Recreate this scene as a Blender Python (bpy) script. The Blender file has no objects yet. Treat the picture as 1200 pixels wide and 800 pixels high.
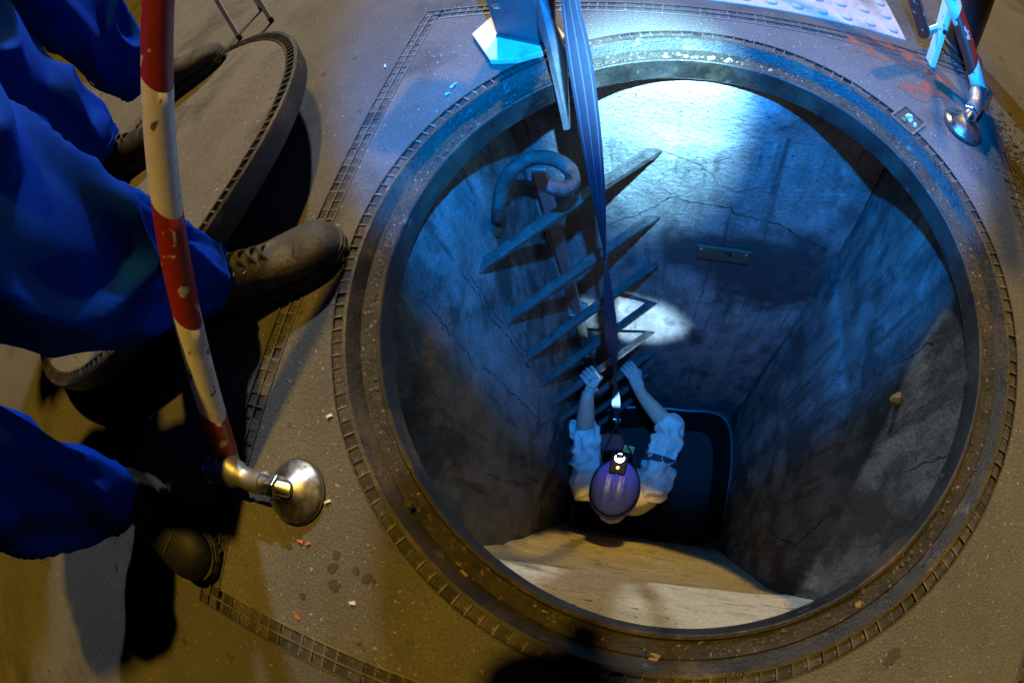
import bpy, bmesh, math, random
import numpy as np
from mathutils import Vector, Matrix, noise

random.seed(7)
rng = np.random.default_rng(7)
SC = bpy.context.scene
COL = SC.collection
S = 0.76            # metres per layout unit (the camera hangs one unit above the paving)

# ------------------------------------------------------------------ camera
RM = np.array([[0.94974368, -0.1341394, 0.28283132],
               [0.22568456, 0.91954069, -0.32173187],
               [-0.21691799, 0.36939347, 0.90360116]])
FPX = 626.1         # equisolid focal length for a 1200 px wide frame
cam = bpy.data.cameras.new('photo_camera')
cam.type = 'PANO'
cam.panorama_type = 'FISHEYE_EQUISOLID'
cam.sensor_width = 36.0
cam.sensor_height = 24.0
cam.sensor_fit = 'HORIZONTAL'
cam.fisheye_lens = FPX / 1200 * 36
cam.fisheye_fov = math.radians(220)
cam.clip_start = 0.02
cam.clip_end = 500
camo = bpy.data.objects.new('photo_camera', cam)
COL.objects.link(camo)
M4 = Matrix(((*RM[0], 0), (*RM[1], 0), (*RM[2], S), (0, 0, 0, 1)))
camo.matrix_world = M4
SC.camera = camo

# ------------------------------------------------------------------ world: night sky
world = bpy.data.worlds.new('World')
SC.world = world
world.use_nodes = True
wn = world.node_tree.nodes
wl = world.node_tree.links
sky = wn.new('ShaderNodeTexSky')
sky.sky_type = 'NISHITA'
sky.sun_disc = False
sky.sun_elevation = math.radians(-3.5)
sky.sun_rotation = math.radians(20)
bg = wn['Background']
bg.inputs['Strength'].default_value = 0.012
wl.new(sky.outputs[0], bg.inputs['Color'])

# ------------------------------------------------------------------ lamps of the place
def lamp(name, typ, loc, aim, energy, color, **kw):
    l = bpy.data.lights.new(name, typ)
    l.energy = energy
    l.color = color
    for k, v in kw.items():
        setattr(l, k, v)
    o = bpy.data.objects.new(name, l)
    COL.objects.link(o)
    o.location = Vector(loc) * S
    d = Vector(aim) - Vector(loc)
    o.rotation_euler = d.to_track_quat('-Z', 'Y').to_euler()
    return o
# sodium street lamp high over the street
lamp('street_lamp_light', 'SUN', (0.5, 3.65, 10), (0, 0, 0), 3.2, (1.0, 0.60, 0.07), angle=math.radians(2.2))
# white work light standing beyond the left of the pit
lamp('work_light', 'SPOT', (-1.85, 6.3, 4.5), (-.4, 0.2, 0), 1100, (0.86, 0.93, 1.0),
     spot_size=math.radians(75), spot_blend=0.3, shadow_soft_size=0.11)
# blue-white headlamp of the photographer, shining down on the ladder wall: wide beam and a hot centre
HLP = np.array([.02, .30, 1.25])
HLA = np.array([-.035, .613, -.789])
lamp('photographer_headlamp', 'SPOT', tuple(HLP), tuple(HLP + HLA), 450, (0.0, 0.25, 1.0),
     spot_size=math.radians(77), spot_blend=0.30, shadow_soft_size=0.012)
lamp('photographer_headlamp_centre', 'SPOT', tuple(HLP), (-.13, 1.428, -.34), 1350, (0.32, 0.76, 0.98),
     spot_size=math.radians(25), spot_blend=1.0, shadow_soft_size=0.012)

# ------------------------------------------------------------------ render settings
SC.view_settings.view_transform = 'Standard'
SC.view_settings.look = 'None'
SC.view_settings.gamma = 1
SC.view_settings.exposure = 0
SC.view_settings.use_curve_mapping = False
SC.cycles.use_denoising = True
SC.cycles.max_bounces = 5
SC.cycles.diffuse_bounces = 2
SC.cycles.sample_clamp_indirect = 4

# ------------------------------------------------------------------ layout helpers
def ray(x, y):
    dx, dy = x - 600.0, -(y - 400.0)
    r = math.hypot(dx, dy) + 1e-9
    t = 2 * math.asin(r / (2 * FPX))
    return RM @ np.array([math.sin(t) * dx / r, math.sin(t) * dy / r, -math.cos(t)])
CAMP = np.array([0, 0, 1.0])
def U(x, y, z=0.0):                 # point of the line of sight at height z
    d = ray(x, y)
    return CAMP + d * (z - 1.0) / d[2]
def UD(x, y, dist):                 # ... at a distance from the camera
    return CAMP + dist * ray(x, y)
def UX(x, y, X):
    d = ray(x, y)
    return CAMP + d * X / d[0]
def UY(x, y, Y):
    d = ray(x, y)
    return CAMP + d * Y / d[1]
def proj(P):
    d = (np.asarray(P, float) - CAMP) @ RM
    d = d / np.linalg.norm(d)
    t = math.acos(max(-1, min(1, -d[2])))
    n = math.hypot(d[0], d[1]) + 1e-12
    r = 2 * FPX * math.sin(t / 2)
    return 600 + r * d[0] / n, 400 - r * d[1] / n

class MB:
    """collects verts and faces in layout units"""
    def __init__(s):
        s.v, s.f = [], []
    def add(s, vs, fs):
        o = len(s.v)
        s.v += [tuple(map(float, p)) for p in vs]
        s.f += [tuple(i + o for i in f) for f in fs]
        return s
    def box(s, c, d, R=None):
        c = np.array(c, float)
        vs = []
        for x in (-.5, .5):
            for y in (-.5, .5):
                for z in (-.5, .5):
                    p = np.array([x * d[0], y * d[1], z * d[2]])
                    vs.append(c + (R @ p if R is not None else p))
        return s.add(vs, [(0, 1, 3, 2), (4, 6, 7, 5), (0, 4, 5, 1), (2, 3, 7, 6), (0, 2, 6, 4), (1, 5, 7, 3)])
    def tube(s, pts, r, n=12, up=None, cap=True, flat=None, off=None):
        """tube along pts; r a radius or list; flat=(a,b) squashes; off(i,k) extra shift along the axis"""
        P = [np.array(p, float) for p in pts]
        m = len(P)
        rr = [r] * m if np.isscalar(r) else list(r)
        T = []
        for i in range(m):
            t = P[min(i + 1, m - 1)] - P[max(i - 1, 0)]
            T.append(t / (np.linalg.norm(t) + 1e-12))
        a = np.array(up, float) if up is not None else (np.array([0, 0, 1.]) if abs(T[0][2]) < .9 else np.array([0, 1., 0]))
        a = a - T[0] * (a @ T[0])
        a /= np.linalg.norm(a)
        vs = []
        for i in range(m):
            a = a - T[i] * (a @ T[i])
            a /= np.linalg.norm(a)
            b = np.cross(T[i], a)
            for k in range(n):
                w = 2 * math.pi * k / n
                fa, fb = flat if flat else (1, 1)
                p = P[i] + rr[i] * (math.cos(w) * a * fa + math.sin(w) * b * fb)
                if off:
                    p = p + T[i] * off(i, k)
                vs.append(p)
        fs = []
        for i in range(m - 1):
            for k in range(n):
                k2 = (k + 1) % n
                fs.append((i * n + k, i * n + k2, (i + 1) * n + k2, (i + 1) * n + k))
        if cap:
            fs.append(tuple(range(n))[::-1])
            fs.append(tuple((m - 1) * n + k for k in range(n)))
        return s.add(vs, fs)
    def lathe(s, prof, n=48, c=(0, 0, 0), R=None, closed=False):
        c = np.array(c, float)
        vs = []
        for k in range(n):
            w = 2 * math.pi * k / n
            for (r, z) in prof:
                p = np.array([r * math.cos(w), r * math.sin(w), z])
                vs.append(c + (R @ p if R is not None else p))
        m = len(prof)
        fs = []
        for k in range(n):
            k2 = (k + 1) % n
            for i in range(m - 1 + (1 if closed else 0)):
                j = (i + 1) % m
                fs.append((k * m + i, k2 * m + i, k2 * m + j, k * m + j))
        if not closed:
            fs.append(tuple(k * m for k in range(n))[::-1])
            fs.append(tuple(k * m + m - 1 for k in range(n)))
        return s.add(vs, fs)
    def prism(s, poly, z0, z1):
        n = len(poly)
        vs = [(x, y, z0) for x, y in poly] + [(x, y, z1) for x, y in poly]
        fs = [tuple(range(n))[::-1], tuple(range(n, 2 * n))]
        fs += [(i, (i + 1) % n, n + (i + 1) % n, n + i) for i in range(n)]
        return s.add(vs, fs)
    def slab(s, pts, th):
        """thick plate from a 3-d polygon"""
        P = [np.array(p, float) for p in pts]
        nn = np.cross(P[1] - P[0], P[2] - P[0])
        nn /= np.linalg.norm(nn)
        n = len(P)
        vs = [p + nn * th / 2 for p in P] + [p - nn * th / 2 for p in P]
        fs = [tuple(range(n)), tuple(range(n, 2 * n))[::-1]]
        fs += [(i, n + i, n + (i + 1) % n, (i + 1) % n) for i in range(n)]
        return s.add(vs, fs)
    def mesh(s, name, origin=(0, 0, 0), smooth=None):
        me = bpy.data.meshes.new(name)
        o = np.array(origin, float)
        me.from_pydata([tuple((np.array(p) - o) * S) for p in s.v], [], s.f)
        bm = bmesh.new()
        bm.from_mesh(me)
        bmesh.ops.recalc_face_normals(bm, faces=bm.faces)
        bm.to_mesh(me)
        bm.free()
        if smooth is not None:
            me.shade_smooth()
            me.set_sharp_from_angle(angle=math.radians(smooth))
        return me

def link(name, me, mat, parent=None):
    o = bpy.data.objects.new(name, me)
    COL.objects.link(o)
    if mat is not None and not me.materials:
        me.materials.append(mat)
    if parent is not None:
        o.parent = parent
    return o
def build(name, mb, mat, parent=None, smooth=None, bevel=None, **props):
    """one mesh object; coordinates are taken relative to the parent thing's base"""
    org = BASE.get(parent.name, (0, 0, 0)) if parent is not None else (0, 0, 0)
    o = link(name, mb.mesh(name, org, smooth), mat, parent)
    BASE[o.name] = org
    if bevel:
        b = o.modifiers.new('bevel', 'BEVEL')
        b.width = bevel * S
        b.segments = 2
        b.limit_method = 'ANGLE'
        b.angle_limit = math.radians(40)
    for k, v in props.items():
        o[k] = v
    return o
BASE = {}
def thing(name, label, cat, base=(0, 0, 0), group=None):
    o = bpy.data.objects.new(name, None)
    o.empty_display_size = 0.05
    COL.objects.link(o)
    o.location = Vector(base) * S
    o['label'] = label
    o['category'] = cat
    if group:
        o['group'] = group
    BASE[o.name] = tuple(base)
    return o
def rotz(a):
    c, s_ = math.cos(a), math.sin(a)
    return np.array([[c, -s_, 0], [s_, c, 0], [0, 0, 1.]])
def frame(d, up=(0, 0, 1)):
    """rotation whose x axis is d"""
    x = np.array(d, float); x /= np.linalg.norm(x)
    y = np.cross(np.array(up, float), x); y /= np.linalg.norm(y)
    return np.stack([x, y, np.cross(x, y)], 1)
def bez(pts, n):
    """Catmull-Rom through pts"""
    P = [np.array(p, float) for p in pts]
    P = [2 * P[0] - P[1]] + P + [2 * P[-1] - P[-2]]
    out = []
    m = len(P) - 3
    for i in range(n):
        t = i / (n - 1) * m
        k = min(int(t), m - 1)
        u = t - k
        a, b, c, d = P[k:k + 4]
        out.append(.5 * (2 * b + (c - a) * u + (2 * a - 5 * b + 4 * c - d) * u * u + (3 * b - a - 3 * c + d) * u ** 3))
    return out

# ------------------------------------------------------------------ materials
def mat(name, base, base2=None, rough=.7, metal=0., scale=8., detail=6., bump=.3, bscale=60., bdist=.004,
        speck=None, sthr=.72, sscale=180., stretch=None, stain=None, stscale=2.5, stlo=.45, sthi=.65, ststretch=None,
        rough2=None, spec=None, coat=None, grain=0., gscale=320., stain2=None, st2scale=5., st2lo=.5, st2hi=.65, st2stretch=None, patches=(), clo=.3, chi=.7):
    m = bpy.data.materials.new(name)
    m.use_nodes = True
    N, L = m.node_tree.nodes, m.node_tree.links
    b = N['Principled BSDF']
    tc = N.new('ShaderNodeTexCoord')
    def coords(st):
        if st is None:
            return tc.outputs['Object']
        mp = N.new('ShaderNodeMapping')
        mp.inputs['Scale'].default_value = st
        L.new(tc.outputs['Object'], mp.inputs['Vector'])
        return mp.outputs[0]
    def nz(sc, st=None, det=detail, ro=.6):
        n = N.new('ShaderNodeTexNoise')
        n.inputs['Scale'].default_value = sc
        n.inputs['Detail'].default_value = det
        n.inputs['Roughness'].default_value = ro
        L.new(coords(st), n.inputs['Vector'])
        return n.outputs['Fac']
    def ramp(src, lo, hi):
        r = N.new('ShaderNodeMapRange')
        r.inputs['From Min'].default_value = lo
        r.inputs['From Max'].default_value = hi
        L.new(src, r.inputs['Value'])
        return r.outputs[0]
    def mix(f, a, c):
        x = N.new('ShaderNodeMix')
        x.data_type = 'RGBA'
        if isinstance(f, float):
            x.inputs[0].default_value = f
        else:
            L.new(f, x.inputs[0])
        for i, q in ((6, a), (7, c)):
            if isinstance(q, tuple):
                x.inputs[i].default_value = (*q, 1)
            else:
                L.new(q, x.inputs[i])
        return x.outputs[2]
    col = base
    n1 = nz(scale, stretch)
    if base2:
        col = mix(ramp(n1, clo, chi), base, base2)
    if stain:
        col = mix(ramp(nz(stscale, ststretch, 8, .65), stlo, sthi), col, stain)
    if stain2:
        col = mix(ramp(nz(st2scale, st2stretch, 8, .6), st2lo, st2hi), col, stain2)
    for (pc_, pr_, pcol) in patches:
        mp = N.new('ShaderNodeMapping'); mp.vector_type = 'POINT'
        mp.inputs['Location'].default_value = tuple(-c_ * S / (r_ * S) for c_, r_ in zip(pc_, pr_))
        mp.inputs['Scale'].default_value = tuple(1 / (r_ * S) for r_ in pr_)
        L.new(tc.outputs['Object'], mp.inputs['Vector'])
        ln_ = N.new('ShaderNodeVectorMath'); ln_.operation = 'LENGTH'
        L.new(mp.outputs[0], ln_.inputs[0])
        ad = N.new('ShaderNodeMath'); ad.operation = 'MULTIPLY_ADD'
        L.new(nz(9, None, 8, .65), ad.inputs[0]); ad.inputs[1].default_value = 1.5
        L.new(ln_.outputs['Value'], ad.inputs[2])
        rr_ = N.new('ShaderNodeMapRange')
        rr_.inputs['From Min'].default_value = 1.95; rr_.inputs['From Max'].default_value = 1.45
        rr_.inputs['To Max'].default_value = .88
        L.new(ad.outputs[0], rr_.inputs['Value'])
        col = mix(rr_.outputs[0], col, pcol)
    if grain:
        gm = N.new('ShaderNodeMix'); gm.data_type = 'RGBA'; gm.blend_type = 'MULTIPLY'
        gm.inputs[0].default_value = 1.0
        gr = N.new('ShaderNodeMapRange')
        gr.inputs['From Min'].default_value = .25; gr.inputs['From Max'].default_value = .75
        gr.inputs['To Min'].default_value = 1 - grain; gr.inputs['To Max'].default_value = 1 + grain
        L.new(nz(gscale, None, 4, .75), gr.inputs['Value'])
        if isinstance(col, tuple):
            gm.inputs[6].default_value = (*col, 1)
        else:
            L.new(col, gm.inputs[6])
        L.new(gr.outputs[0], gm.inputs[7])
        col = gm.outputs[2]
    if speck:
        col = mix(ramp(nz(sscale, None, 2, .5), sthr, sthr + .04), col, speck)
    if isinstance(col, tuple):
        b.inputs['Base Color'].default_value = (*col, 1)
    else:
        L.new(col, b.inputs['Base Color'])
    b.inputs['Roughness'].default_value = rough
    if rough2 is not None:
        r = N.new('ShaderNodeMapRange')
        r.inputs['From Min'].default_value = .35
        r.inputs['From Max'].default_value = .65
        r.inputs['To Min'].default_value = rough
        r.inputs['To Max'].default_value = rough2
        L.new(n1, r.inputs['Value'])
        L.new(r.outputs[0], b.inputs['Roughness'])
    b.inputs['Metallic'].default_value = metal
    if spec is not None:
        b.inputs['Specular IOR Level'].default_value = spec
    if coat:
        b.inputs['Coat Weight'].default_value = coat
    if bump:
        bn = N.new('ShaderNodeBump')
        bn.inputs['Strength'].default_value = bump
        bn.inputs['Distance'].default_value = bdist
        L.new(nz(bscale, stretch if stretch and bscale < 40 else None, 8, .7), bn.inputs['Height'])
        L.new(bn.outputs[0], b.inputs['Normal'])
    return m
def vary(m, lo, hi):
    N, L = m.node_tree.nodes, m.node_tree.links
    b = N['Principled BSDF']
    src = b.inputs['Base Color'].links[0].from_socket
    oi = N.new('ShaderNodeObjectInfo')
    mr = N.new('ShaderNodeMapRange'); mr.inputs['To Min'].default_value = lo; mr.inputs['To Max'].default_value = hi
    L.new(oi.outputs['Random'], mr.inputs['Value'])
    mx = N.new('ShaderNodeMix'); mx.data_type = 'RGBA'; mx.blend_type = 'MULTIPLY'; mx.inputs[0].default_value = 1
    L.new(src, mx.inputs[6]); L.new(mr.outputs[0], mx.inputs[7]); L.new(mx.outputs[2], b.inputs['Base Color'])
    tc = next(n for n in N if n.type == 'TEX_COORD')
    for l in list(tc.outputs['Object'].links):        # world-anchored pattern so that alike pieces differ
        pass
    return m
def glow(name, color, strength):
    m = bpy.data.materials.new(name)
    m.use_nodes = True
    b = m.node_tree.nodes['Principled BSDF']
    b.inputs['Base Color'].default_value = (.8, .8, .8, 1)
    b.inputs['Emission Color'].default_value = (*color, 1)
    b.inputs['Emission Strength'].default_value = strength
    return m

MT = {}
MT['asphalt'] = mat('asphalt', (.062, .057, .050), (.10, .092, .082), rough=.8, scale=3, bump=.9, bscale=240, bdist=.006, grain=.55, gscale=230,
                    speck=(.22, .21, .19), sthr=.665, sscale=110, stain=(.030, .027, .024), stscale=2.2, stlo=.52, sthi=.68, stain2=(.026, .023, .02), st2scale=14, st2lo=.64, st2hi=.70)
MT['slab'] = mat('slab', (.082, .075, .066), (.122, .112, .098), rough=.75, scale=4, bump=.9, bscale=230, bdist=.005, grain=.5, gscale=210,
                 speck=(.25, .24, .22), sthr=.67, sscale=105, stain=(.040, .036, .031), stscale=3.2, stlo=.54, sthi=.70, stain2=(.024, .021, .018), st2scale=16, st2lo=.66, st2hi=.72)
MT['iron'] = mat('iron', (.015, .0135, .012), (.040, .036, .031), rough=.26, rough2=.62, metal=.3, scale=10, bump=.7, bscale=110, grain=.4, gscale=120,
                 bdist=.004, stain=(.085, .060, .036), stscale=6, stlo=.52, sthi=.66, stain2=(.12, .11, .092), st2scale=22, st2lo=.62, st2hi=.72)
MT['rib_iron'] = mat('rib_iron', (.075, .068, .060), (.125, .114, .10), rough=.5, metal=.35, scale=20, bump=.4, bscale=150, bdist=.002, grain=.4, gscale=100)
MT['cell'] = mat('cell', (.026, .024, .022), (.052, .047, .042), rough=.8, scale=18, bump=.8, bscale=250, bdist=.005, grain=.5, gscale=220,
                 speck=(.17, .155, .135), sthr=.665, sscale=120)
vary(MT['rib_iron'], .55, 1.45); vary(MT['cell'], .5, 1.7)
MT['dirt'] = mat('dirt', (.020, .017, .012), (.062, .051, .034), rough=.45, scale=24, bump=1., bscale=110, bdist=.01, grain=.6, gscale=160,
                 speck=(.22, .19, .14), sthr=.65, sscale=120)
CONC = dict(base2=(.25, .243, .228), rough=.75, scale=7, detail=10, stretch=(1.6, 1.6, .7), clo=.36, chi=.64, bump=1., bscale=55, bdist=.016, grain=.45, gscale=110,
            stain=(.040, .038, .034), stscale=3.2, stlo=.48, sthi=.62, ststretch=(1.5, 1.5, .85), speck=(.05, .048, .044), sthr=.675, sscale=60,
            stain2=(.05, .048, .043), st2scale=3.4, st2lo=.58, st2hi=.70, st2stretch=(6.0, 6.0, .38))
MT['concrete'] = mat('concrete', (.13, .126, .117), **CONC)
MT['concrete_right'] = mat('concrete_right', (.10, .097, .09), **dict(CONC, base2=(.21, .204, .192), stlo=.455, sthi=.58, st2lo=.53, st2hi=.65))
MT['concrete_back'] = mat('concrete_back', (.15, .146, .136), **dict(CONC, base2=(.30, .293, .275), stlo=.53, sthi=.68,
                          patches=(((-.08, 1.42, -.22), (.42, .5, .34), (.62, .61, .58)), ((.53, 1.42, -1.42), (.36, .5, .42), (.022, .021, .020)), ((.20, 1.42, -1.32), (.36, .5, .24), (.035, .033, .031)), ((-.50, 1.42, -.30), (.16, .5, .16), (.05, .048, .044)))))  # first patch: lime-pale tone that also paints the headlamp's hot spot whiter
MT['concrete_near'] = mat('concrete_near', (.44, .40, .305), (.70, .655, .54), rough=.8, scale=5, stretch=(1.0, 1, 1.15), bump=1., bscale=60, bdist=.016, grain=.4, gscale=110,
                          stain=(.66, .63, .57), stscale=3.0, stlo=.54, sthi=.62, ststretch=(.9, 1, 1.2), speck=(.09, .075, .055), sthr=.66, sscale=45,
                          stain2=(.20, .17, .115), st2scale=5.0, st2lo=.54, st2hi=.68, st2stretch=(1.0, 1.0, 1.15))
MT['crack'] = mat('crack', (.022, .021, .019), rough=1, bump=0)
MT['rung'] = mat('rung', (.035, .032, .030), (.11, .104, .10), rough=.34, rough2=.7, metal=.45, scale=26, bump=1., bscale=75, bdist=.007, grain=.5, gscale=90,
                 stain=(.06, .05, .045), stscale=14, stlo=.5, sthi=.65)
MT['davit'] = mat('davit', (.075, .077, .08), (.13, .132, .135), rough=.4, rough2=.6, metal=.3, scale=14, bump=.3, bscale=80, bdist=.002, grain=.2, gscale=80, stain=(.05, .045, .04), stscale=9, stlo=.55, sthi=.7)
MT['steel'] = mat('steel', (.60, .59, .57), (.44, .43, .41), rough=.22, rough2=.48, metal=1, scale=22, bump=.12, bscale=120, bdist=.001, stain=(.16, .13, .10), stscale=26, stlo=.56, sthi=.68, grain=.15, gscale=140)
MT['galv'] = mat('galv', (.42, .42, .41), (.30, .30, .29), rough=.38, rough2=.55, metal=.85, scale=16, bump=.15, bscale=80, bdist=.001)
MT['red'] = mat('red', (.30, .022, .012), (.37, .03, .015), rough=.42, scale=9, bump=.15, bscale=70, bdist=.001,
                speck=(.60, .52, .45), sthr=.635, sscale=40, grain=.15, gscale=90, stain=(.16, .015, .01), stscale=9, stlo=.56, sthi=.7)
MT['white'] = mat('white', (.74, .71, .66), (.82, .79, .74), rough=.45, scale=9, bump=.12, bscale=60, bdist=.001,
                  speck=(.14, .11, .08), sthr=.635, sscale=46, grain=.12, gscale=90, stain=(.40, .36, .30), stscale=8, stlo=.53, sthi=.70)
MT['blue_cloth'] = mat('blue_cloth', (.0012, .028, .34), (.0018, .044, .46), rough=.9, scale=9, bump=.6, bscale=300, bdist=.002, spec=.05, grain=.2, gscale=420, stain=(.004, .03, .2), stscale=6, stlo=.55, sthi=.75)
MT['boot'] = mat('boot', (.011, .0095, .0075), (.032, .027, .021), rough=.55, rough2=.85, scale=14, bump=.7, bscale=120, bdist=.004, grain=.4, gscale=150,
                 stain=(.075, .062, .045), stscale=11, stlo=.53, sthi=.67, stain2=(.34, .10, .04), st2scale=26, st2lo=.685, st2hi=.71)
MT['black_boot'] = mat('black_boot', (.005, .0048, .0045), (.014, .013, .012), spec=.25, rough=.5, rough2=.7, scale=18, bump=.3, bscale=140, bdist=.002)
MT['sole'] = mat('sole', (.018, .017, .016), (.035, .033, .03), rough=.8, scale=20, bump=.4, bscale=90, bdist=.003)
MT['lace'] = mat('lace', (.055, .05, .042), (.03, .027, .022), rough=.9, scale=60, bump=.5, bscale=300)
MT['rubber'] = mat('rubber', (.012, .012, .013), rough=.6, bump=.2, bscale=80)
MT['strap'] = mat('strap', (.005, .011, .026), (.008, .016, .036), rough=.7, scale=40, bump=.4, bscale=500, bdist=.001)
MT['beige'] = mat('beige', (.55, .48, .38), (.66, .59, .48), rough=.6, scale=14, bump=.2, bscale=60, stain=(.30, .22, .14), stscale=10, stlo=.56, sthi=.7)
MT['shirt'] = mat('shirt', (.50, .48, .44), (.62, .60, .56), rough=.9, scale=20, bump=.6, bscale=260, bdist=.003, grain=.2, gscale=200, stain=(.26, .23, .19), stscale=12, stlo=.54, sthi=.70)
MT['skin'] = mat('skin', (.45, .29, .21), (.52, .34, .25), rough=.5, scale=30, bump=.15, bscale=120, bdist=.001)
MT['glove'] = mat('glove', (.30, .27, .24), (.40, .36, .32), rough=.7, scale=30, bump=.3, bscale=160, bdist=.001)
MT['helmet'] = mat('helmet', (.035, .055, .58), (.05, .075, .68), rough=.42, scale=10, bump=.05, bscale=60,
                   stain=(.03, .03, .10), stscale=14, stlo=.56, sthi=.68, grain=.2, gscale=60)
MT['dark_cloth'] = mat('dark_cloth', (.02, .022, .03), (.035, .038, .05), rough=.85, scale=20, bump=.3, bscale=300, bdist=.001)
MT['red_bag'] = mat('red_bag', (.25, .02, .02), rough=.7, bump=.3, bscale=200, bdist=.001)
MT['yellow'] = mat('yellow', (.55, .40, .06), rough=.6, bump=.1)
MT['tub_shade_black'] = mat('tub_shade_black', (.0012, .002, .003), (.002, .003, .004), rough=.7, bump=.2)  # near-black colour stands in for the darkness inside the teal tub
MT['teal'] = mat('teal', (.003, .022, .032), (.004, .03, .042), rough=.4, scale=6, bump=.1, stain=(.02, .06, .08), stscale=5)
MT['pale_slab'] = mat('pale_slab', (.30, .285, .275), (.40, .38, .365), rough=.75, scale=6, bump=.3, bscale=150, bdist=.002,
                      stain=(.18, .165, .15), stscale=5, stlo=.50, sthi=.66, grain=.25, gscale=120)
MT['orange'] = mat('orange', (.42, .085, .03), (.30, .09, .04), rough=.7, scale=20, bump=.3, bscale=200)
MT['gravel'] = mat('gravel', (.045, .04, .035), (.11, .10, .088), rough=.85, scale=40, bump=1, bscale=90, bdist=.01, speck=(.4, .38, .34), sthr=.68, sscale=90)
MT['black_paint'] = mat('black_paint', (.012, .012, .012), (.02, .02, .02), rough=.5, bump=.2, bscale=50)
MT['litter'] = mat('litter', (.42, .40, .36), (.55, .53, .48), rough=.8, bump=.1)
MT['leaf'] = mat('leaf', (.22, .14, .04), (.16, .10, .03), rough=.8, scale=60, bump=.2)
MT['plate_yellow'] = mat('plate_yellow', (.055, .050, .030), (.035, .032, .02), rough=.6, scale=12, bump=.2)
MT['ink'] = mat('ink', (.03, .028, .025), rough=.8, bump=0)
MT['road_yellow'] = mat('road_yellow', (.62, .42, .03), (.5, .34, .03), rough=.7, scale=10, bump=.3, bscale=200)
MT['lamp_black'] = mat('lamp_black', (.003, .003, .0032), rough=.6, bump=.2, spec=.2)
MT['lamp_lens'] = glow('lamp_lens', (.75, .88, 1.0), 30)
MT['lamp_button'] = glow('lamp_button', (1.0, .55, .05), 1.2)

# ================================================================== THE SETTING
CX, CY = .0654, .5835               # centre of the pit
XL, XR, YB, YT = -.883, 1.035, -.375, 1.544
BW = .066                            # width of the double row of cells
WL, WR, WB = -.682, .818, 1.428      # faces of the shaft walls
FLOOR = -4.36
KZ = 1.0767
def ZK(z): return 1 + (z - 1) * KZ

# ground sheet with a square opening for the cover frame
g = MB()
ox0, ox1, oy0, oy1 = XL - BW, XR + BW, YB - BW, YT + BW
xs = [-160, -8, -4, ox0, ox1, 4, 8, 160]
ys = [-160, -8, -4, oy0, oy1, 4, 8, 160]
vs = [(x, y, 0) for y in ys for x in xs]
fs = []
for j in range(7):
    for i in range(7):
        if i == 3 and j == 3:
            continue
        fs.append((j * 8 + i, j * 8 + i + 1, (j + 1) * 8 + i + 1, (j + 1) * 8 + i))
g.add(vs, fs)
build('ground', g, MT['asphalt'], kind='structure')

# shaft walls --------------------------------------------------------------
def wall(name, o, u, v, nrm, nu, nv, disp, m, th=.12):
    o, u, v, nrm = (np.array(q, float) for q in (o, u, v, nrm))
    mb = MB()
    V = []
    for j in range(nv + 1):
        for i in range(nu + 1):
            p = o + u * i / nu + v * j / nv
            V.append(p + nrm * disp(p))
    F = [(j * (nu + 1) + i, j * (nu + 1) + i + 1, (j + 1) * (nu + 1) + i + 1, (j + 1) * (nu + 1) + i) for j in range(nv) for i in range(nu)]
    n0 = len(V)
    loop = [i for i in range(nu + 1)] + [j * (nu + 1) + nu for j in range(1, nv + 1)] + \
           [nv * (nu + 1) + i for i in range(nu - 1, -1, -1)] + [j * (nu + 1) for j in range(nv - 1, 0, -1)]
    for k in loop:
        V.append(V[k] - nrm * th)
    m_ = len(loop)
    for a in range(m_):
        b_ = (a + 1) % m_
        F.append((loop[a], loop[b_], n0 + b_, n0 + a))
    F.append(tuple(range(n0, n0 + m_)))
    mb.add(V, F)
    return build(name, mb, m, smooth=50, kind='structure')
def rough_disp(p, seed=0, amp=.007):
    q = Vector((p[0] * 3 + seed, p[1] * 3, p[2] * 2.0))
    d = amp * noise.fractal(q, 1, 2, 4)
    q2 = Vector((p[0] * 14 + seed, p[1] * 14, p[2] * 9))
    q3 = Vector((p[0] * 38 + seed, p[1] * 38, p[2] * 30))
    return d + amp * .30 * noise.fractal(q2, 1, 2, 3) + amp * .16 * noise.noise(q3)
ZT = -.121
def flare(p, a):
    u = max(0., min(1., (p[2] + .50) / .36))
    return -a * u * u * (3 - 2 * u)
def disp_right(p):
    # joint: the older lower wall stands a little proud under an uneven line
    zj = -1.17 + .10 * math.exp(-((p[1] - .62) / .3) ** 2) + .02 * noise.noise(Vector((p[1] * 9, 3, 0)))
    s_ = 1 / (1 + math.exp(max(-40, min(40, (p[2] - zj) / .012))))
    return rough_disp(p, 5, .009) + .022 * s_ + flare(p, .012)
def disp_near(p):
    z = p[2]
    lean = 0.0 if z > -1.9 else (-(z + 1.9)) * .105
    plank = .0035 * noise.noise(Vector((math.floor((-z) / .17) * 7.3, math.floor((p[0] + 9 + .21 * (math.floor(-z / .17) % 3)) / .62), 0)))
    joint = -.006 * math.exp(-(((-z) % .34 - .17) / .012) ** 2)
    return lean + .3 * plank + .6 * joint + rough_disp(p, 9, .009) + flare(p, .024)
NY = -.147
def disp_left(p): return rough_disp(p, 1) + flare(p, .018)
def disp_back(p): return rough_disp(p, 2, .006) + flare(p, -.075)
wall('wall_left', (WL, NY - .1, FLOOR), (0, WB - NY + .1, 0), (0, 0, ZT - FLOOR), (1, 0, 0), 110, 260, disp_left, MT['concrete'])
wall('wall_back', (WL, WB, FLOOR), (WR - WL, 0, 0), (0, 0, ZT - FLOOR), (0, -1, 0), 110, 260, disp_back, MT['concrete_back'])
wall('wall_right', (WR, NY - .1, FLOOR), (0, WB - NY + .1, 0), (0, 0, ZT - FLOOR), (-1, 0, 0), 110, 260, disp_right, MT['concrete_right'])
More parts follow.
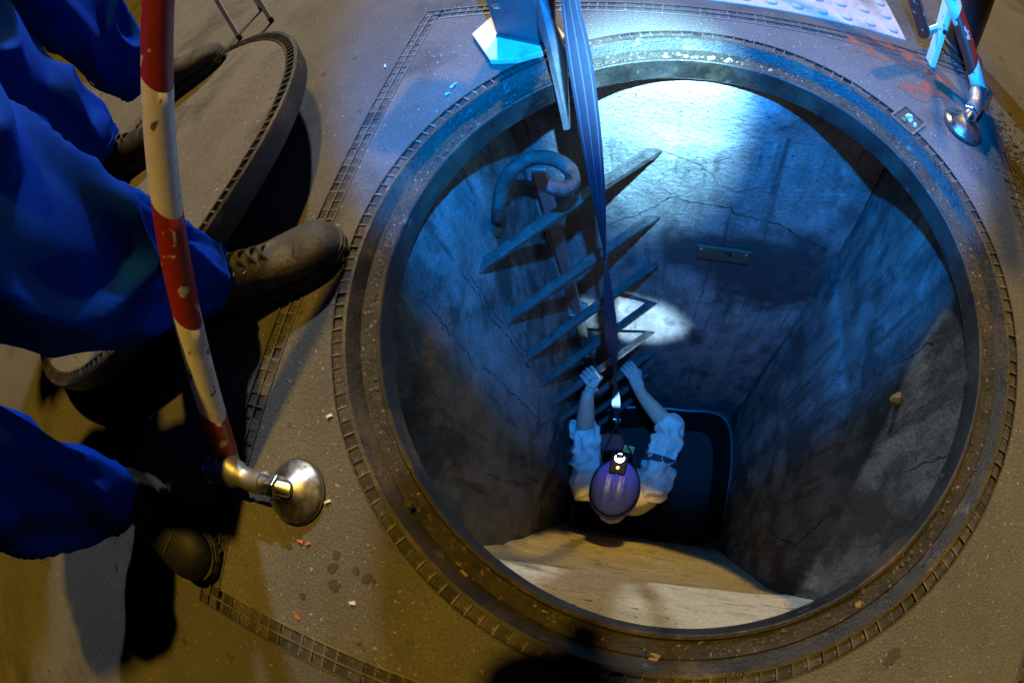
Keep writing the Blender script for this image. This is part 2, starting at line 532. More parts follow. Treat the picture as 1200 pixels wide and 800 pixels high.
wall('wall_near', (WL - .0, NY, FLOOR), (WR - WL, 0, 0), (0, 0, ZT - FLOOR), (0, 1, 0), 110, 240, disp_near, MT['concrete_near'])
fl = MB(); fl.box(((WL + WR) / 2, (NY + WB) / 2, FLOOR - .05), (2.2, 2.2, .1))
build('floor', fl, MT['dirt'], kind='structure')

# cracks and drip lines on the walls: narrow dark ribbons 1 mm proud
def crack(pts, w, nrm, disp):
    P = []
    for a, b in zip(pts[:-1], pts[1:]):
        a, b = np.array(a, float), np.array(b, float)
        n = max(2, int(np.linalg.norm(b - a) / .012))
        for k in range(n):
            P.append(a + (b - a) * k / n)
    P.append(np.array(pts[-1], float))
    nrm = np.array(nrm, float)
    mb = MB(); V = []
    sh = 0.0
    for i, p in enumerate(P):
        t = P[min(i + 1, len(P) - 1)] - P[max(i - 1, 0)]
        sd = np.cross(nrm, t); sd /= np.linalg.norm(sd) + 1e-9
        ww = w * (.3 + 1.5 * max(0, noise.noise(Vector((i * .23, w * 900, 1.3))) + .35)) * (.5 + .8 * rng.random()) * (1 if 0 < i < len(P) - 1 else .2)
        sh = .8 * sh + (rng.random() - .5) * .011
        j = sd * sh
        dz = disp(p + j)
        for zz in (dz + .0016, dz - .006):
            V += [p + j + sd * ww + nrm * zz, p + j - sd * ww + nrm * zz]
    F = []
    for i in range(len(P) - 1):
        a, b = i * 4, i * 4 + 4
        F += [(a, a + 1, b + 1, b), (a, b, b + 2, a + 2), (a + 1, a + 3, b + 3, b + 1)]
    mb.add(V, F)
    return mb
def wall_cracks(wname, lines, fn, nrm, disp):
    w = bpy.data.objects[wname]
    for pxs, wd in lines:
        build('crack', crack([fn(*q) for q in pxs], wd * .62, nrm, disp), MT['crack'], w)

# floor framing of the neck under the cover ring (slab the ring is cast into)
nk = MB()
N = 96
V = []
for k in range(N):
    w = 2 * math.pi * k / N
    c, s_ = math.cos(w), math.sin(w)
    r1 = min(1.25 / max(abs(c), 1e-6), 1.25 / max(abs(s_), 1e-6))
    for (r, z) in ((.80, -.12), (.80, -.06), (r1, -.06), (r1, -.12)):
        V.append((CX + r * c, CY + r * s_, z))
F = []
for k in range(N):
    k2 = (k + 1) % N
    for i in range(4):
        F.append((k * 4 + i, k2 * 4 + i, k2 * 4 + (i + 1) % 4, k * 4 + (i + 1) % 4))
nk.add(V, F)
build('shaft_ceiling', nk, MT['concrete'], kind='structure')

# ------------------------------------------------------------------ cover frame
fr = thing('manhole', 'square manhole cover frame with round open pit and rows of small filled cells', 'manhole', (CX, CY, 0))
sl = MB()
angs = [2 * math.pi * k / 256 for k in range(256)]
angs += [math.atan2(y - CY, x - CX) % (2 * math.pi) for x in (XL, XR) for y in (YB, YT)]
angs.sort()
N = len(angs)
V = []
RO = .864
for w in angs:
    c, s_ = math.cos(w), math.sin(w)
    cand = []
    if c > 1e-9: cand.append((XR - CX) / c)
    if c < -1e-9: cand.append((XL - CX) / c)
    if s_ > 1e-9: cand.append((YT - CY) / s_)
    if s_ < -1e-9: cand.append((YB - CY) / s_)
    r1 = min(cand)
    for r, z in ((RO, -.05), (RO, 0.001), (r1, 0.001), (r1, -.05)):
        V.append((CX + r * c, CY + r * s_, z))
F = []
for k in range(N):
    k2 = (k + 1) % N
    for i in range(4):
        F.append((k * 4 + i, k2 * 4 + i, k2 * 4 + (i + 1) % 4, k * 4 + (i + 1) % 4))
sl.add(V, F)
build('infill_slab', sl, MT['slab'], fr)

# ring: rim, sloping seat, dirty ledge, inner lip
prof = [(.8635, -.05), (.8635, .004), (.8595, .004), (.8595, -.009), (.8325, -.009), (.8325, .004), (.823, .003), (.800, -.034), (.783, -.041),
        (.764, -.041), (.758, -.031), (.751, -.030), (.748, -.034), (.747, -.105), (.752, -.112), (.80, -.119), (.80, -.05)]
rg = MB(); rg.lathe(prof, 200, (CX, CY, 0), closed=True)
ring = build('seat_ring', rg, MT['iron'], fr, smooth=35)
# compacted dirt on the ledge
dl = MB(); V = []; F = []
NA, NR = 420, 6
for k in range(NA):
    w = 2 * math.pi * k / NA
    for i in range(NR):
        t = i / (NR - 1)
        r = .762 + .036 * t
        base = -.0405 + (.0 if t < .6 else (t - .6) * .03)
        hgt = .010 * max(0, noise.fractal(Vector((math.cos(w) * 9, math.sin(w) * 9, t * 1.5)), 1, 2, 4) + .35) * math.sin(math.pi * min(1, max(0, t * .96 + .02)))
        V.append((CX + r * math.cos(w), CY + r * math.sin(w), base + hgt + .001))
for k in range(NA):
    for i in range(NR - 1):
        k2 = (k + 1) % NA
        F.append((k * NR + i, k2 * NR + i, k2 * NR + i + 1, k * NR + i + 1))
dl.add(V, F)
build('dirt_layer', dl, MT['dirt'], ring, smooth=80)

NC = 162
def part_mesh(d, m):
    q = MB(); q.box((0, 0, 0), d); me = q.mesh('rib'); me.materials.append(m); return me
def put(name, me, p, w):
    o = link(name, me, None, fr)
    o.location = (Vector(p) - Vector((CX, CY, 0))) * S
    o.rotation_euler = (rng.normal(0, .02), rng.normal(0, .02), w + (rng.normal(0, .015) if 'rib' in name else 0))
    if 'rib' in name:
        o.location.z -= abs(rng.normal(0, .0012)) * S
    else:
        o.rotation_euler = (0, 0, w)
ribm = part_mesh((.029, .0042, .013), MT['rib_iron'])
for k in range(NC):
    w = 2 * math.pi * k / NC
    put('ring_rib', ribm, (CX + .846 * math.cos(w), CY + .846 * math.sin(w), -.0035), w)
# cells: asphalt filling between the ribs
cellm = MB(); cellm.box((0, 0, 0), (.0268, .0284, .012))
cell_r = cellm.mesh('ring_cell'); cell_r.materials.append(MT['cell'])
cells = []
for k in range(NC):
    w = 2 * math.pi * (k + .5) / NC
    cells.append(((CX + .846 * math.cos(w), CY + .846 * math.sin(w), -.0072 - .0022 * rng.random()), w, cell_r))
P = .0315
ribb = part_mesh((BW - .011, .0042, .015), MT['rib_iron'])
cellb = MB(); cellb.box((0, 0, 0), (.0258, .0270, .012))
cell_b = cellb.mesh('border_cell'); cell_b.materials.append(MT['cell'])
Wd, Hd = XR - XL + 2 * BW, YT - YB + 2 * BW
mx, my = (XL + XR) / 2, (YB + YT) / 2
for sx in (-1, 1):
    xo = mx + sx * (Wd / 2)
    for q, wd in ((0.0025, .005), (.033, .004), (BW - .0025, .005)):
        put('border_bar', part_mesh((wd, Hd - 2 * q, .018), MT['rib_iron']), (xo - sx * q, my, -.005), 0)
    n = int((Hd) / P)
    for k in range(n + 1):
        y = my - n * P / 2 + k * P
        put('border_rib', ribb, (xo - sx * BW / 2, y, -.006), 0)
        if k < n:
            for q in (.0178, .0482):
                cells.append(((xo - sx * q, y + P / 2, -.0062 - .0024 * rng.random()), 0, cell_b))
for sy in (-1, 1):
    yo = my + sy * (Hd / 2)
    for q, wd in ((0.0025, .005), (.033, .004), (BW - .0025, .005)):
        put('border_bar', part_mesh((Wd - 2 * q - .012, wd, .018), MT['rib_iron']), (mx, yo - sy * q, -.0053), 0)
    n = int((Wd - 2 * BW) / P)
    for k in range(n + 1):
        x = mx - n * P / 2 + k * P
        put('border_rib', ribb, (x, yo - sy * BW / 2, -.006), math.pi / 2)
        if k < n:
            for q in (.0178, .0482):
                cells.append(((x + P / 2, yo - sy * q, -.0062 - .0024 * rng.random()), math.pi / 2, cell_b))
bed = MB()
for sx in (-1, 1):
    bed.box((mx + sx * (Wd / 2 - BW / 2), my, -.028), (BW, Hd, .02))
for sy in (-1, 1):
    bed.box((mx, my + sy * (Hd / 2 - BW / 2), -.0285), (Wd - 2 * BW, BW, .02))
build('border_bed', bed, MT['dirt'], fr)
def size_on_picture(c):
    x, y = proj(c[0])
    d = np.linalg.norm(np.array(c[0]) - CAMP)
    vis = -5 < x < 1205 and -5 < y < 805
    return (-1 if vis else 1, d)
cells.sort(key=size_on_picture)
for (p, w, me) in cells[:298]:
    o = link('filled_cell', me, None, fr)
    o.location = (Vector(p) - Vector((CX, CY, 0))) * S
    o.rotation_euler = (rng.normal(0, .035), rng.normal(0, .035), w + rng.normal(0, .02))
    o.location.z += rng.normal(0, .0012) * S
rest = MB()
for (p, w, me) in cells[298:]:
    rest.box(p, (.0258, .0270, .012), rotz(w))
build('filled_cells_beyond', rest, MT['cell'], fr, kind='stuff')

# ------------------------------------------------------------------ cracks
wall_cracks('wall_back', [
    ([(700, 271), (755, 247), (790, 231), (812, 237), (858, 242), (862, 250), (910, 262), (938, 276), (972, 292)], .0050),
    ([(770, 176), (800, 184), (825, 192), (845, 215), (862, 222), (905, 218)], .0022),
    ([(825, 192), (858, 182), (862, 192)], .0018),
    ([(770, 216), (788, 230)], .0018),
    ([(835, 305), (820, 350), (812, 380)], .0026),
    ([(868, 310), (840, 350), (815, 410), (795, 450)], .0026),
    ([(905, 340), (880, 385), (850, 425)], .0022),
], lambda x, y: UY(x, y, WB), (0, -1, 0), disp_back)
wall_cracks('wall_left', [
    ([(541, 318), (586, 385), (612, 420), (639, 450)], .0035),
    ([(551, 325), (592, 385), (625, 425), (650, 455)], .0022),
    ([(566, 430), (600, 462), (632, 490)], .0034),
    ([(500, 350), (545, 410), (560, 430)], .0022),
    ([(570, 555), (600, 565), (630, 566)], .0025),
], lambda x, y: UX(x, y, WL), (1, 0, 0), disp_left)
wall_cracks('wall_right', [
    ([(1092, 398), (1072, 412), (1048, 430)], .0040),
    ([(1112, 530), (1090, 540), (1066, 552)], .0020),
    ([(905, 625), (925, 634), (938, 638), (955, 622), (968, 610)], .0060),
    ([(990, 440), (960, 470), (925, 500)], .0025),
    ([(985, 500), (955, 522), (930, 530)], .0022),
], lambda x, y: UX(x, y, WR), (-1, 0, 0), disp_right)

# ================================================================== THINGS IN THE PIT
# rungs set across the corner of the shaft
RA, RB = np.array([-.118, WB]), np.array([WL, .833])
ORD = ['topmost', 'second', 'third', 'fourth', 'fifth', 'sixth', 'seventh', 'eighth']
WHERE = ['topmost rough iron rung across the corner, under the curved hook', 'second rough iron rung from the top across the shaft corner',
         'third rough iron rung from the top across the shaft corner', 'fourth rung from the top, crossing the bright lamp spot on the wall',
         'fifth rung from the top, gripped by the worker', 'sixth rung from the top, just below the hands of the worker',
         'seventh rung from the top, dark behind the strap end', 'lowest rung in sight, dark behind the chest of the worker']
for i in range(8):
    z = -.593 - .4578 * i
    t = thing('wall_rung', WHERE[i], 'rung', ((RA[0] + RB[0]) / 2, (RA[1] + RB[1]) / 2, z), 'iron rungs of the shaft ladder')
    A, B = np.array([*(RA + (RA - RB) * .09), z + .004]), np.array([*(RB - (RA - RB) * .09), z - .004])
    n = 40
    mb = MB()
    d = (B - A) / np.linalg.norm(B - A)
    sd = np.array([d[1], -d[0], 0]); upv = np.array([0, 0, 1.])
    V = []; F = []
    sec = [(-.023, -.008), (-.023, .012), (-.019, .016), (.019, .016), (.023, .012), (.023, -.020), (.017, -.020), (.015, -.008)]
    m_ = len(sec)
    for k in range(n):
        p = A + (B - A) * k / (n - 1)
        for j, (a, b) in enumerate(sec):
            q = 1 + .12 * noise.noise(Vector((k * .9 + i * 13, j * 1.7, i)))
            V.append(p + sd * a * q + upv * b * q)
    for k in range(n - 1):
        for j in range(m_):
            F.append((k * m_ + j, k * m_ + (j + 1) % m_, (k + 1) * m_ + (j + 1) % m_, (k + 1) * m_ + j))
    F += [tuple(range(m_)), tuple(range((n - 1) * m_, n * m_))]
    mb.add(V, F)
    build('bar', mb, MT['rung'], t, smooth=25)

# upright conduit in the corner behind the rungs
t = thing('corner_conduit', 'upright flat conduit in the shaft corner behind the rungs', 'pipe', (WL + .085, WB - .05, -.6))
c = MB(); c.box((WL + .100, WB - .075, -1.95), (.062, .034, 2.6))
build('bar', c, MT['galv'], t, bevel=.006)
for z in (-1.05, -2.1, -2.85):
    c = MB(); c.box((WL + .100, WB - .050, z), (.11, .10, .03)); build('clip', c, MT['galv'], t, bevel=.004)

# curved hook on the left wall
t = thing('wall_hook', 'thick curved iron hook on the wall above the topmost rung', 'hook', tuple(UX(585, 255, WL)))
pts = [UX(583, 262, WL - .03), UD(584, 250, 1.90), UD(588, 222, 1.845), UD(601, 199, 1.80), UD(622, 186, 1.78), UD(646, 186, 1.78), UD(666, 197, 1.78), UD(671, 212, 1.75), UD(661, 222, 1.71), UD(641, 218, 1.70)]
P = bez(pts, 44)
mb = MB(); mb.tube(P, [.026 * (1 + .07 * noise.noise(Vector((k * .5, 0, 0)))) * (1 if k < 42 else (.96, .8)[k - 42]) for k in range(44)], 16)
build('hook_bar', mb, MT['rung'], t, smooth=50)
mb = MB(); mb.lathe([(.07, -.01), (.068, .008), (.05, .014), (.03, .014)], 18, UX(584, 258, WL + .003), frame((1, 0, 0)) @ np.array([[0, 0, 1.], [1., 0, 0], [0, 1., 0]]))
build('wall_plate', mb, MT['iron'], t, smooth=50)

# number plate
c0 = [UY(812, 297, WB), UY(815, 281, WB), UY(884, 291, WB), UY(879, 309, WB)]
pc = sum(c0) / 4
t = thing('number_plate', 'small dull yellow plate with the number 2 on the ladder wall', 'sign', (pc[0], WB - .02, pc[2]))
mb = MB(); mb.box((pc[0], WB - .016, pc[2]), (.275, .014, .112)); build('plate', mb, MT['plate_yellow'], t, bevel=.003)
def stroke2(cx, cz, h, y):
    mb = MB()
    w = h * .55
    path = []
    for k in range(13):
        a = math.radians(170 - k * 200 / 12)
        path.append((cx + w / 2 * math.cos(a), cz + h / 2 - w / 2 + w / 2 * math.sin(a)))
    path += [(cx - w / 2, cz - h / 2), (cx + w / 2, cz - h / 2)]
    for (a, b) in zip(path[:-1], path[1:]):
        d = math.hypot(b[0] - a[0], b[1] - a[1]); an = math.atan2(b[1] - a[1], b[0] - a[0])
        R = np.array([[math.cos(an), 0, -math.sin(an)], [0, 1, 0], [math.sin(an), 0, math.cos(an)]])
        mb.box(((a[0] + b[0]) / 2, y, (a[1] + b[1]) / 2), (d + h * .12, .003, h * .14), R)
    return mb
build('number', stroke2(pc[0] + .02, pc[2], .062, WB - .0245), MT['ink'], t)
for sx in (-1, 1):
    mb = MB(); mb.lathe([(.009, 0), (.008, .005), (.003, .007)], 10, (pc[0] + sx * .115, WB - .023, pc[2] + .03), np.array([[1., 0, 0], [0, 0, -1.], [0, 1., 0]]))
    build('screw', mb, MT['steel'], t, smooth=50)

# bolt lump on the right wall
q = UX(1053, 468, WR)
t = thing('wall_stub', 'rusty broken stub sticking out of the dark right wall', 'stub', tuple(q))
mb = MB()
mb.tube([q + [.03, 0, 0], q + [.0, .003, .0], q + [-.018, -.004, .004], q + [-.026, 0, 0], q + [-.032, .004, -.003]], [.026, .024, .018, .017, .008], 7)
build('stub', mb, MT['leaf'], t, smooth=40)

# teal tub on the floor of the pit
tz = -3.85
corner = [U(676, 578, tz), U(680, 619, tz), U(830, 641, tz), U(851, 600, tz), U(855, 496, tz), U(800, 480, tz), U(720, 478, tz), U(683, 500, tz)]
cc = sum(corner) / len(corner)
t = thing('plastic_tub', 'teal plastic tub in the dark under the worker', 'tub', (cc[0], cc[1], FLOOR))
P = bez(corner + corner[:1], 64)[:-1]
mb = MB(); V = []; F = []
n = len(P)
def tub_shell(prof, close):
    mb = MB(); V = []; F = []
    for (k_, z) in prof:
        for p in P:
            V.append((cc[0] + (p[0] - cc[0]) * k_, cc[1] + (p[1] - cc[1]) * k_, z))
    for i in range(len(prof) - 1):
        for k in range(n):
            F.append((i * n + k, i * n + (k + 1) % n, (i + 1) * n + (k + 1) % n, (i + 1) * n + k))
    if close:
        F.append(tuple(range((len(prof) - 1) * n, len(prof) * n)))
    return mb.add(V, F)
build('tub_wall', tub_shell([(.86, FLOOR + .01), (.98, tz - .02), (.99, tz), (.966, tz), (.955, tz - .03), (.84, FLOOR + .04)], True), MT['tub_shade_black'], t, smooth=50)
build('tub_rim', tub_shell([(.985, tz - .012), (1.0, tz + .002), (1.012, tz + .012), (1.0, tz + .018), (.972, tz + .014), (.966, tz + .002)], False), MT['teal'], t, smooth=50)

# ------------------------------------------------------------------ the safety strap
SB = U(723, 492, ZK(-2.42))
STp = UD(684, 100, 1.28)
du = (STp - SB)
TOP = SB + du * 1.75
t = thing('safety_strap', 'long blue webbing strap hanging twisted into the pit', 'strap', tuple(SB))
pts = []
nS = 220
mb = MB(); V = []; F = []
for k in range(nS):
    u = k / (nS - 1)
    p = TOP + (SB - TOP) * u
    z = p[2]
    # twist angle along the strap: flat towards the camera near the ring, edge-on twice further down
    x_, y_ = proj(p)
    ang = np.interp(y_, [-200, 10, 60, 100, 150, 236, 285, 300, 370, 430, 445, 470, 495], [60, 56, 28, 6, 18, 55, 82, 98, 150, 258, 278, 345, 425])
    d = (SB - TOP) / np.linalg.norm(SB - TOP)
    view = p - CAMP; view /= np.linalg.norm(view)
    a = np.cross(d, np.array([-.2, .55, -.8])); a /= np.linalg.norm(a)
    b = np.cross(d, a)
    w = math.radians(ang)
    side = a * math.cos(w) + b * math.sin(w)
    nn = np.cross(d, side)
    hw = .0285 * (1 if y_ < 470 else 1 - .4 * (y_ - 470) / 30)
    for q in (-1, 1):
        for e in (-1, 1):
            V.append(p + side * hw * q + nn * .0016 * e)
for k in range(nS - 1):
    a, b = k * 4, k * 4 + 4
    F += [(a, a + 2, b + 2, b), (a + 1, b + 1, b + 3, a + 3), (a, b, b + 1, a + 1), (a + 2, a + 3, b + 3, b + 2)]
F += [(0, 1, 3, 2), (nS * 4 - 4, nS * 4 - 2, nS * 4 - 1, nS * 4 - 3)]
mb.add(V, F)
web = build('webbing', mb, MT['strap'], t, smooth=30)
MT['strap_line'] = mat('strap_line', (.022, .040, .085), (.030, .055, .11), rough=.8, scale=200, bump=.5, bscale=500, bdist=.001)
for q in (-.72, 0., .72):
    for e in (-1, 1):
        sb_ = MB(); V2 = []
        for k in range(nS):
            c4 = [np.array(V[k * 4 + j]) for j in range(4)]
            mid = sum(c4) / 4; half = (c4[2] + c4[3] - c4[0] - c4[1]) / 4; nr_ = (c4[1] - c4[0] + c4[3] - c4[2]) / 4
            o_ = mid + half * q + nr_ * e * 1.5
            V2 += [o_ - half * .055, o_ + half * .055]
        sb_.add(V2, [(k * 2, k * 2 + 1, k * 2 + 3, k * 2 + 2) for k in range(nS - 1)])
        build('stitch_line', sb_, MT['strap_line'], web)
mb = MB(); mb.tube([SB + [-.02, 0, .02], SB + [.02, 0, .02], SB + [.024, .0, -.05], SB + [0, 0, -.07], SB + [-.024, 0, -.05], SB + [-.02, 0, .02]], .008, 8)
build('carabiner', mb, MT['steel'], t, smooth=50)

# ================================================================== THINGS ON THE PAVING
# the lifted cover lying tilted at the left
LC = np.array([-1.743, .678, .1685]); LR = .75; TX, TY = .132, -.011
ln = np.array([-TX, -TY, 1.0]); ln /= np.linalg.norm(ln)
lx = np.array([1, 0, TX]); lx /= np.linalg.norm(lx)
ly = np.cross(ln, lx)
LM = np.stack([lx, ly, ln], 1)
t = thing('manhole_cover', 'thick round manhole cover lying tilted under the boots on the left', 'manhole cover', (LC[0], LC[1], 0))
mb = MB(); mb.lathe([(.722, -.075), (.740, -.070), (.752, -.004), (.750, .004), (.738, .006), (.7375, -.004), (.712, -.004), (.711, .005), (.704, .005), (.703, -.03), (.70, -.075)], 180, LC, LM, closed=True)
build('rim', mb, MT['iron'], t, smooth=35)
mb = MB(); mb.lathe([(.7025, -.06), (.7025, .001), (.60, .004), (.3, .006), (.02, .0065)], 120, LC, LM)
build('asphalt_filling', mb, MT['slab'], t, smooth=30)
tooth = MB(); tooth.box((0, 0, 0), (.0245, .0058, .010)); tm = tooth.mesh('tooth'); tm.materials.append(MT['rib_iron'])
NT = 140
for k in range(NT):
    w = 2 * math.pi * k / NT
    p = LC + LM @ np.array([.725 * math.cos(w), .725 * math.sin(w), .002])
    o = link('rim_tooth', tm, None, t)
    R = LM @ rotz(w)
    o.matrix_local = Matrix.Translation(Vector(p - np.array([LC[0], LC[1], 0])) * S) @ Matrix([list(r) for r in R]).to_4x4()
blk = thing('wood_block', 'dark timber block propping the raised edge of the round cover', 'block', (-1.32, .62, 0))
mb = MB(); mb.box((-1.32, .62, .060), (.12, .26, .118), rotz(.1)); build('block', mb, MT['dirt'], blk, bevel=.006)

# red and white barrier legs on round steel suction feet
def barrier(label, foot, elbow, P0, d, bands, L, tr=.031, spin=0., first=0):
    """bands: distances along the leg where the colour changes, first one red from the elbow"""
    t = thing('barrier', label, 'barrier', (foot[0], foot[1], 0), 'red and white barrier legs')
    d = np.array(d, float); d /= np.linalg.norm(d)
    edges = [0.0] + list(bands) + [L]
    for k in range(len(edges) - 1):
        a, b = edges[k], edges[k + 1]
        mb = MB()
        n, m_ = 28, 10
        pts = [P0 + d * (a + (b - a) * i / (m_ - 1)) for i in range(m_)]
        def off(i, kk, k=k, m_=m_):
            s0 = 0 if k == 0 else .030
            s1 = .030
            sl_ = s0 + (s1 - s0) * i / (m_ - 1)
            return sl_ * math.cos(2 * math.pi * kk / n + spin)
        mb.tube(pts, tr, n, up=(1, 0, 0), off=off)
        red = (k + first) % 2 == 0
        build('red_band' if red else 'white_band', mb, MT['red'] if red else MT['white'], t, smooth=50)
    # cast elbow with an open socket
    E_ = np.array(elbow, float)
    f = np.array([foot[0], foot[1], 0.0])
    h = f - E_; h[2] = 0; hd = h / np.linalg.norm(h)
    back = E_ - hd * .055
    top = P0
    mb = MB(); mb.tube(bez([P0 + d * .03, P0 - d * .01, E_ + hd * .015 + d * .02, E_ + hd * .07, E_ + hd * .115], 22), [.030] * 8 + [.032] * 6 + [.027] * 8, 20)
    el = build('elbow', mb, MT['galv'], t, smooth=50)
    mb = MB(); mb.tube([E_ + hd * .02, E_ - hd * .03, back], [.030, .031, .033], 20, cap=True)
    build('socket', mb, MT['galv'], el, smooth=50)
    mb = MB(); mb.lathe([(.018, -.004), (.018, .008), (.030, .010), (.035, .004), (.034, -.006)], 24, back - hd * .002, frame(-hd) @ np.array([[0, 0, 1.], [1., 0, 0], [0, 1., 0]]), closed=True)
    build('socket_rim', mb, MT['steel'], el, smooth=40)
    # threaded stem, nut, dome foot
    hub = f + np.array([0, 0, .062])
    s0 = E_ + hd * .112
    mb = MB(); mb.tube([s0, s0 + (hub - s0) * .45], [.021, .021], 18)
    build('stem', mb, MT['steel'], t, smooth=50)
    mb = MB(); q0 = s0 + (hub - s0) * .45; q1 = s0 + (hub - s0) * .85
    mb.tube([q0, q1], [.030, .030], 6); build('nut', mb, MT['steel'], t, bevel=.002)
    mb = MB(); mb.tube([q1, hub + (hub - s0) * .1, hub + [0, 0, -.03]], [.018, .020, .022], 14); build('ball', mb, MT['steel'], t, smooth=60)
    mb = MB(); mb.lathe([(.073, .010), (.073, .017), (.069, .022), (.042, .038), (.024, .052), (.014, .056)], 48, (f[0], f[1], 0))
    ft = build('foot', mb, MT['steel'], t, smooth=30)
    mb = MB(); mb.lathe([(.070, .001), (.076, .003), (.077, .009), (.071, .0105)], 48, (f[0], f[1], 0))
    build('rubber_pad', mb, MT['rubber'], ft, smooth=40)
    return t
def along(P0, d, pxs):
    d = np.array(d, float) / np.linalg.norm(d)
    out = []
    for (x, y) in pxs:
        best = min((math.hypot(proj(P0 + d * s_)[0] - x, proj(P0 + d * s_)[1] - y), s_) for s_ in np.linspace(0, 1.4, 700))
        out.append(best[1])
    return out
P0 = np.array([-.893, -.035, .085]); PT = np.array([-.785, .554, .807])
dv = PT - P0
barrier('near red and white barrier leg bending past the blue trousers', (-.715, -.068), (-.885, -.085, .062), P0, dv,
        along(P0, dv, [(249, 475), (216, 366), (192, 237), (186, 91)]), 1.55, spin=math.pi)
E2 = np.array([1.02, 1.36, .062])
P02 = np.array([1.015, 1.39, .085]); dv2 = np.array([-.42, .56, .76])
barrier('far red and white barrier leg with steel foot at the upper right', (.926, 1.246), E2, P02, dv2,
        along(P02, dv2, [(1141, 75)])[:0] + [.075, .255, .46], 1.5, tr=.030, first=1)

# flat white barrier post with a red top, and a second red tube behind it
t = thing('barrier_post', 'flat white barrier post with red rail standing beside the tactile slab', 'barrier', (.90, 1.56, 0), 'red and white barrier legs')
p0, p1 = np.array([.90, 1.56, 0.002]), np.array([.86, 1.58, 1.2])
R = frame(p1 - p0, (0, 1, 0))
mb = MB(); mb.box((p0 + p1) / 2, (np.linalg.norm(p1 - p0), .022, .058), R)
build('post', mb, MT['white'], t, bevel=.004)
mb = MB(); mb.tube([U(1083, 40, .12), U(1050, -60, .42)], .027, 18)
build('red_rail', mb, MT['red'], t, smooth=50)
mb = MB(); mb.tube([(.89, 1.575, .16), U(1083, 38, .12)], .014, 12)
build('link_bar', mb, MT['galv'], t, smooth=50)
mb = MB(); mb.lathe([(.009, 0), (.009, .006), (.004, .009)], 12, p0 + [-.005, -.032, .17], np.array([[1., 0, 0], [0, 0, 1.], [0, -1., 0]])); build('bolt', mb, MT['rubber'], t)

# black pole behind it
t = thing('black_pole', 'thick black pole behind the barrier leg at the upper right', 'pole', (1.10, 1.73, 0))
mb = MB(); mb.lathe([(.075, 0), (.075, .03), (.066, .035), (.066, 2.6), (.05, 2.62)], 32, (1.10, 1.73, 0)); build('pole', mb, MT['black_paint'], t, smooth=40)
mb = MB(); mb.lathe([(.11, 0.001), (.11, .012), (.08, .016)], 32, (1.10, 1.73, 0)); build('base_collar', mb, MT['black_paint'], t, smooth=40)

# tactile paving slab
t = build('tactile_paving', MB().box((.45, 2.06, -.004), (.76, .79, .018)), MT['pale_slab'], bevel=.004, kind='structure')
dome = MB(); dome.lathe([(.024, -.004), (.023, .004), (.019, .0075), (.008, .0085)], 16); dm = dome.mesh('dome', smooth=50); dm.materials.append(MT['pale_slab'])
for i in range(8):
    for j in range(8):
        o = link('dome', dm, None, t)
        o.location = Vector((.113 + .096 * i, 1.715 + .096 * j, .005)) * S

# davit foot standing at the pit edge: pad, channel, hanging blade
t = thing('davit_bracket', 'grey steel davit bracket on a pale pad at the pit edge', 'bracket', (-.51, 1.34, 0))
pad = [U(555, 46)[:2], U(576, 27)[:2], U(640, 20)[:2], U(664, 48)[:2], U(652, 64)[:2], U(606, 76)[:2], U(576, 77)[:2]]
mb = MB(); mb.prism([tuple(p) for p in pad], .003, .024); build('base_pad', mb, MT['beige'], t, bevel=.003)
# upright channel
z0, z1 = .03, 1.15
bx = [(-.60, 1.37), (-.425, 1.30), (-.415, 1.325), (-.585, 1.395), (-.56, 1.47), (-.58, 1.478)]
mb = MB(); mb.prism(bx, z0, z1); build('channel', mb, MT['davit'], t, bevel=.004)
mb = MB(); mb.slab([(-.60, 1.36, .026), (-.42, 1.29, .026), (-.40, 1.34, .026), (-.56, 1.46, .026)], .012); build('foot_plate', mb, MT['davit'], t)
# blade hooked over the ring into the pit
bl = [UY(630, -10, 1.29), UY(650, -10, 1.29), UY(651, 28, 1.25), UY(664, 60, 1.19), UY(668, 151, 1.11), UY(661, 152, 1.11), UY(641, 60, 1.19), UY(631, 28, 1.25)]
mb = MB(); mb.slab(bl, .022); build('hook_blade', mb, MT['davit'], t, bevel=.003)
mb = MB(); mb.lathe([(.020, 0), (.020, .012), (.010, .014)], 6, (-.565, 1.365, .16), np.array([[1., 0, 0], [0, 0, -1.], [0, 1., 0]])); build('bolt', mb, MT['steel'], t)
mb = MB(); mb.tube([(-.51, 1.42, z1), (-.51, 1.42, TOP[2] + .1), tuple(TOP + [0, 0, .06])], .03, 16); build('davit_arm', mb, MT['davit'], t, smooth=50)

mb = MB(); mb.box((-.635, 1.43, 1.17), (.34, .20, .38), rotz(-.2)); wn_ = build('shadow_box', mb, MT['davit'], t, bevel=.03)  # unseen box with arm and crank, added to throw work-light shadow on the rim
mb = MB(); mb.tube([(-.64, 1.41, 1.2), (-.53, 1.40, 1.12)], .03, 14); build('shadow_box_arm', mb, MT['davit'], wn_, smooth=50)
mb = MB(); mb.tube([(-.80, 1.46, 1.28), (-.87, 1.48, 1.28), (-.88, 1.42, 1.18)], .016, 12); build('shadow_box_crank', mb, MT['davit'], wn_, smooth=50)

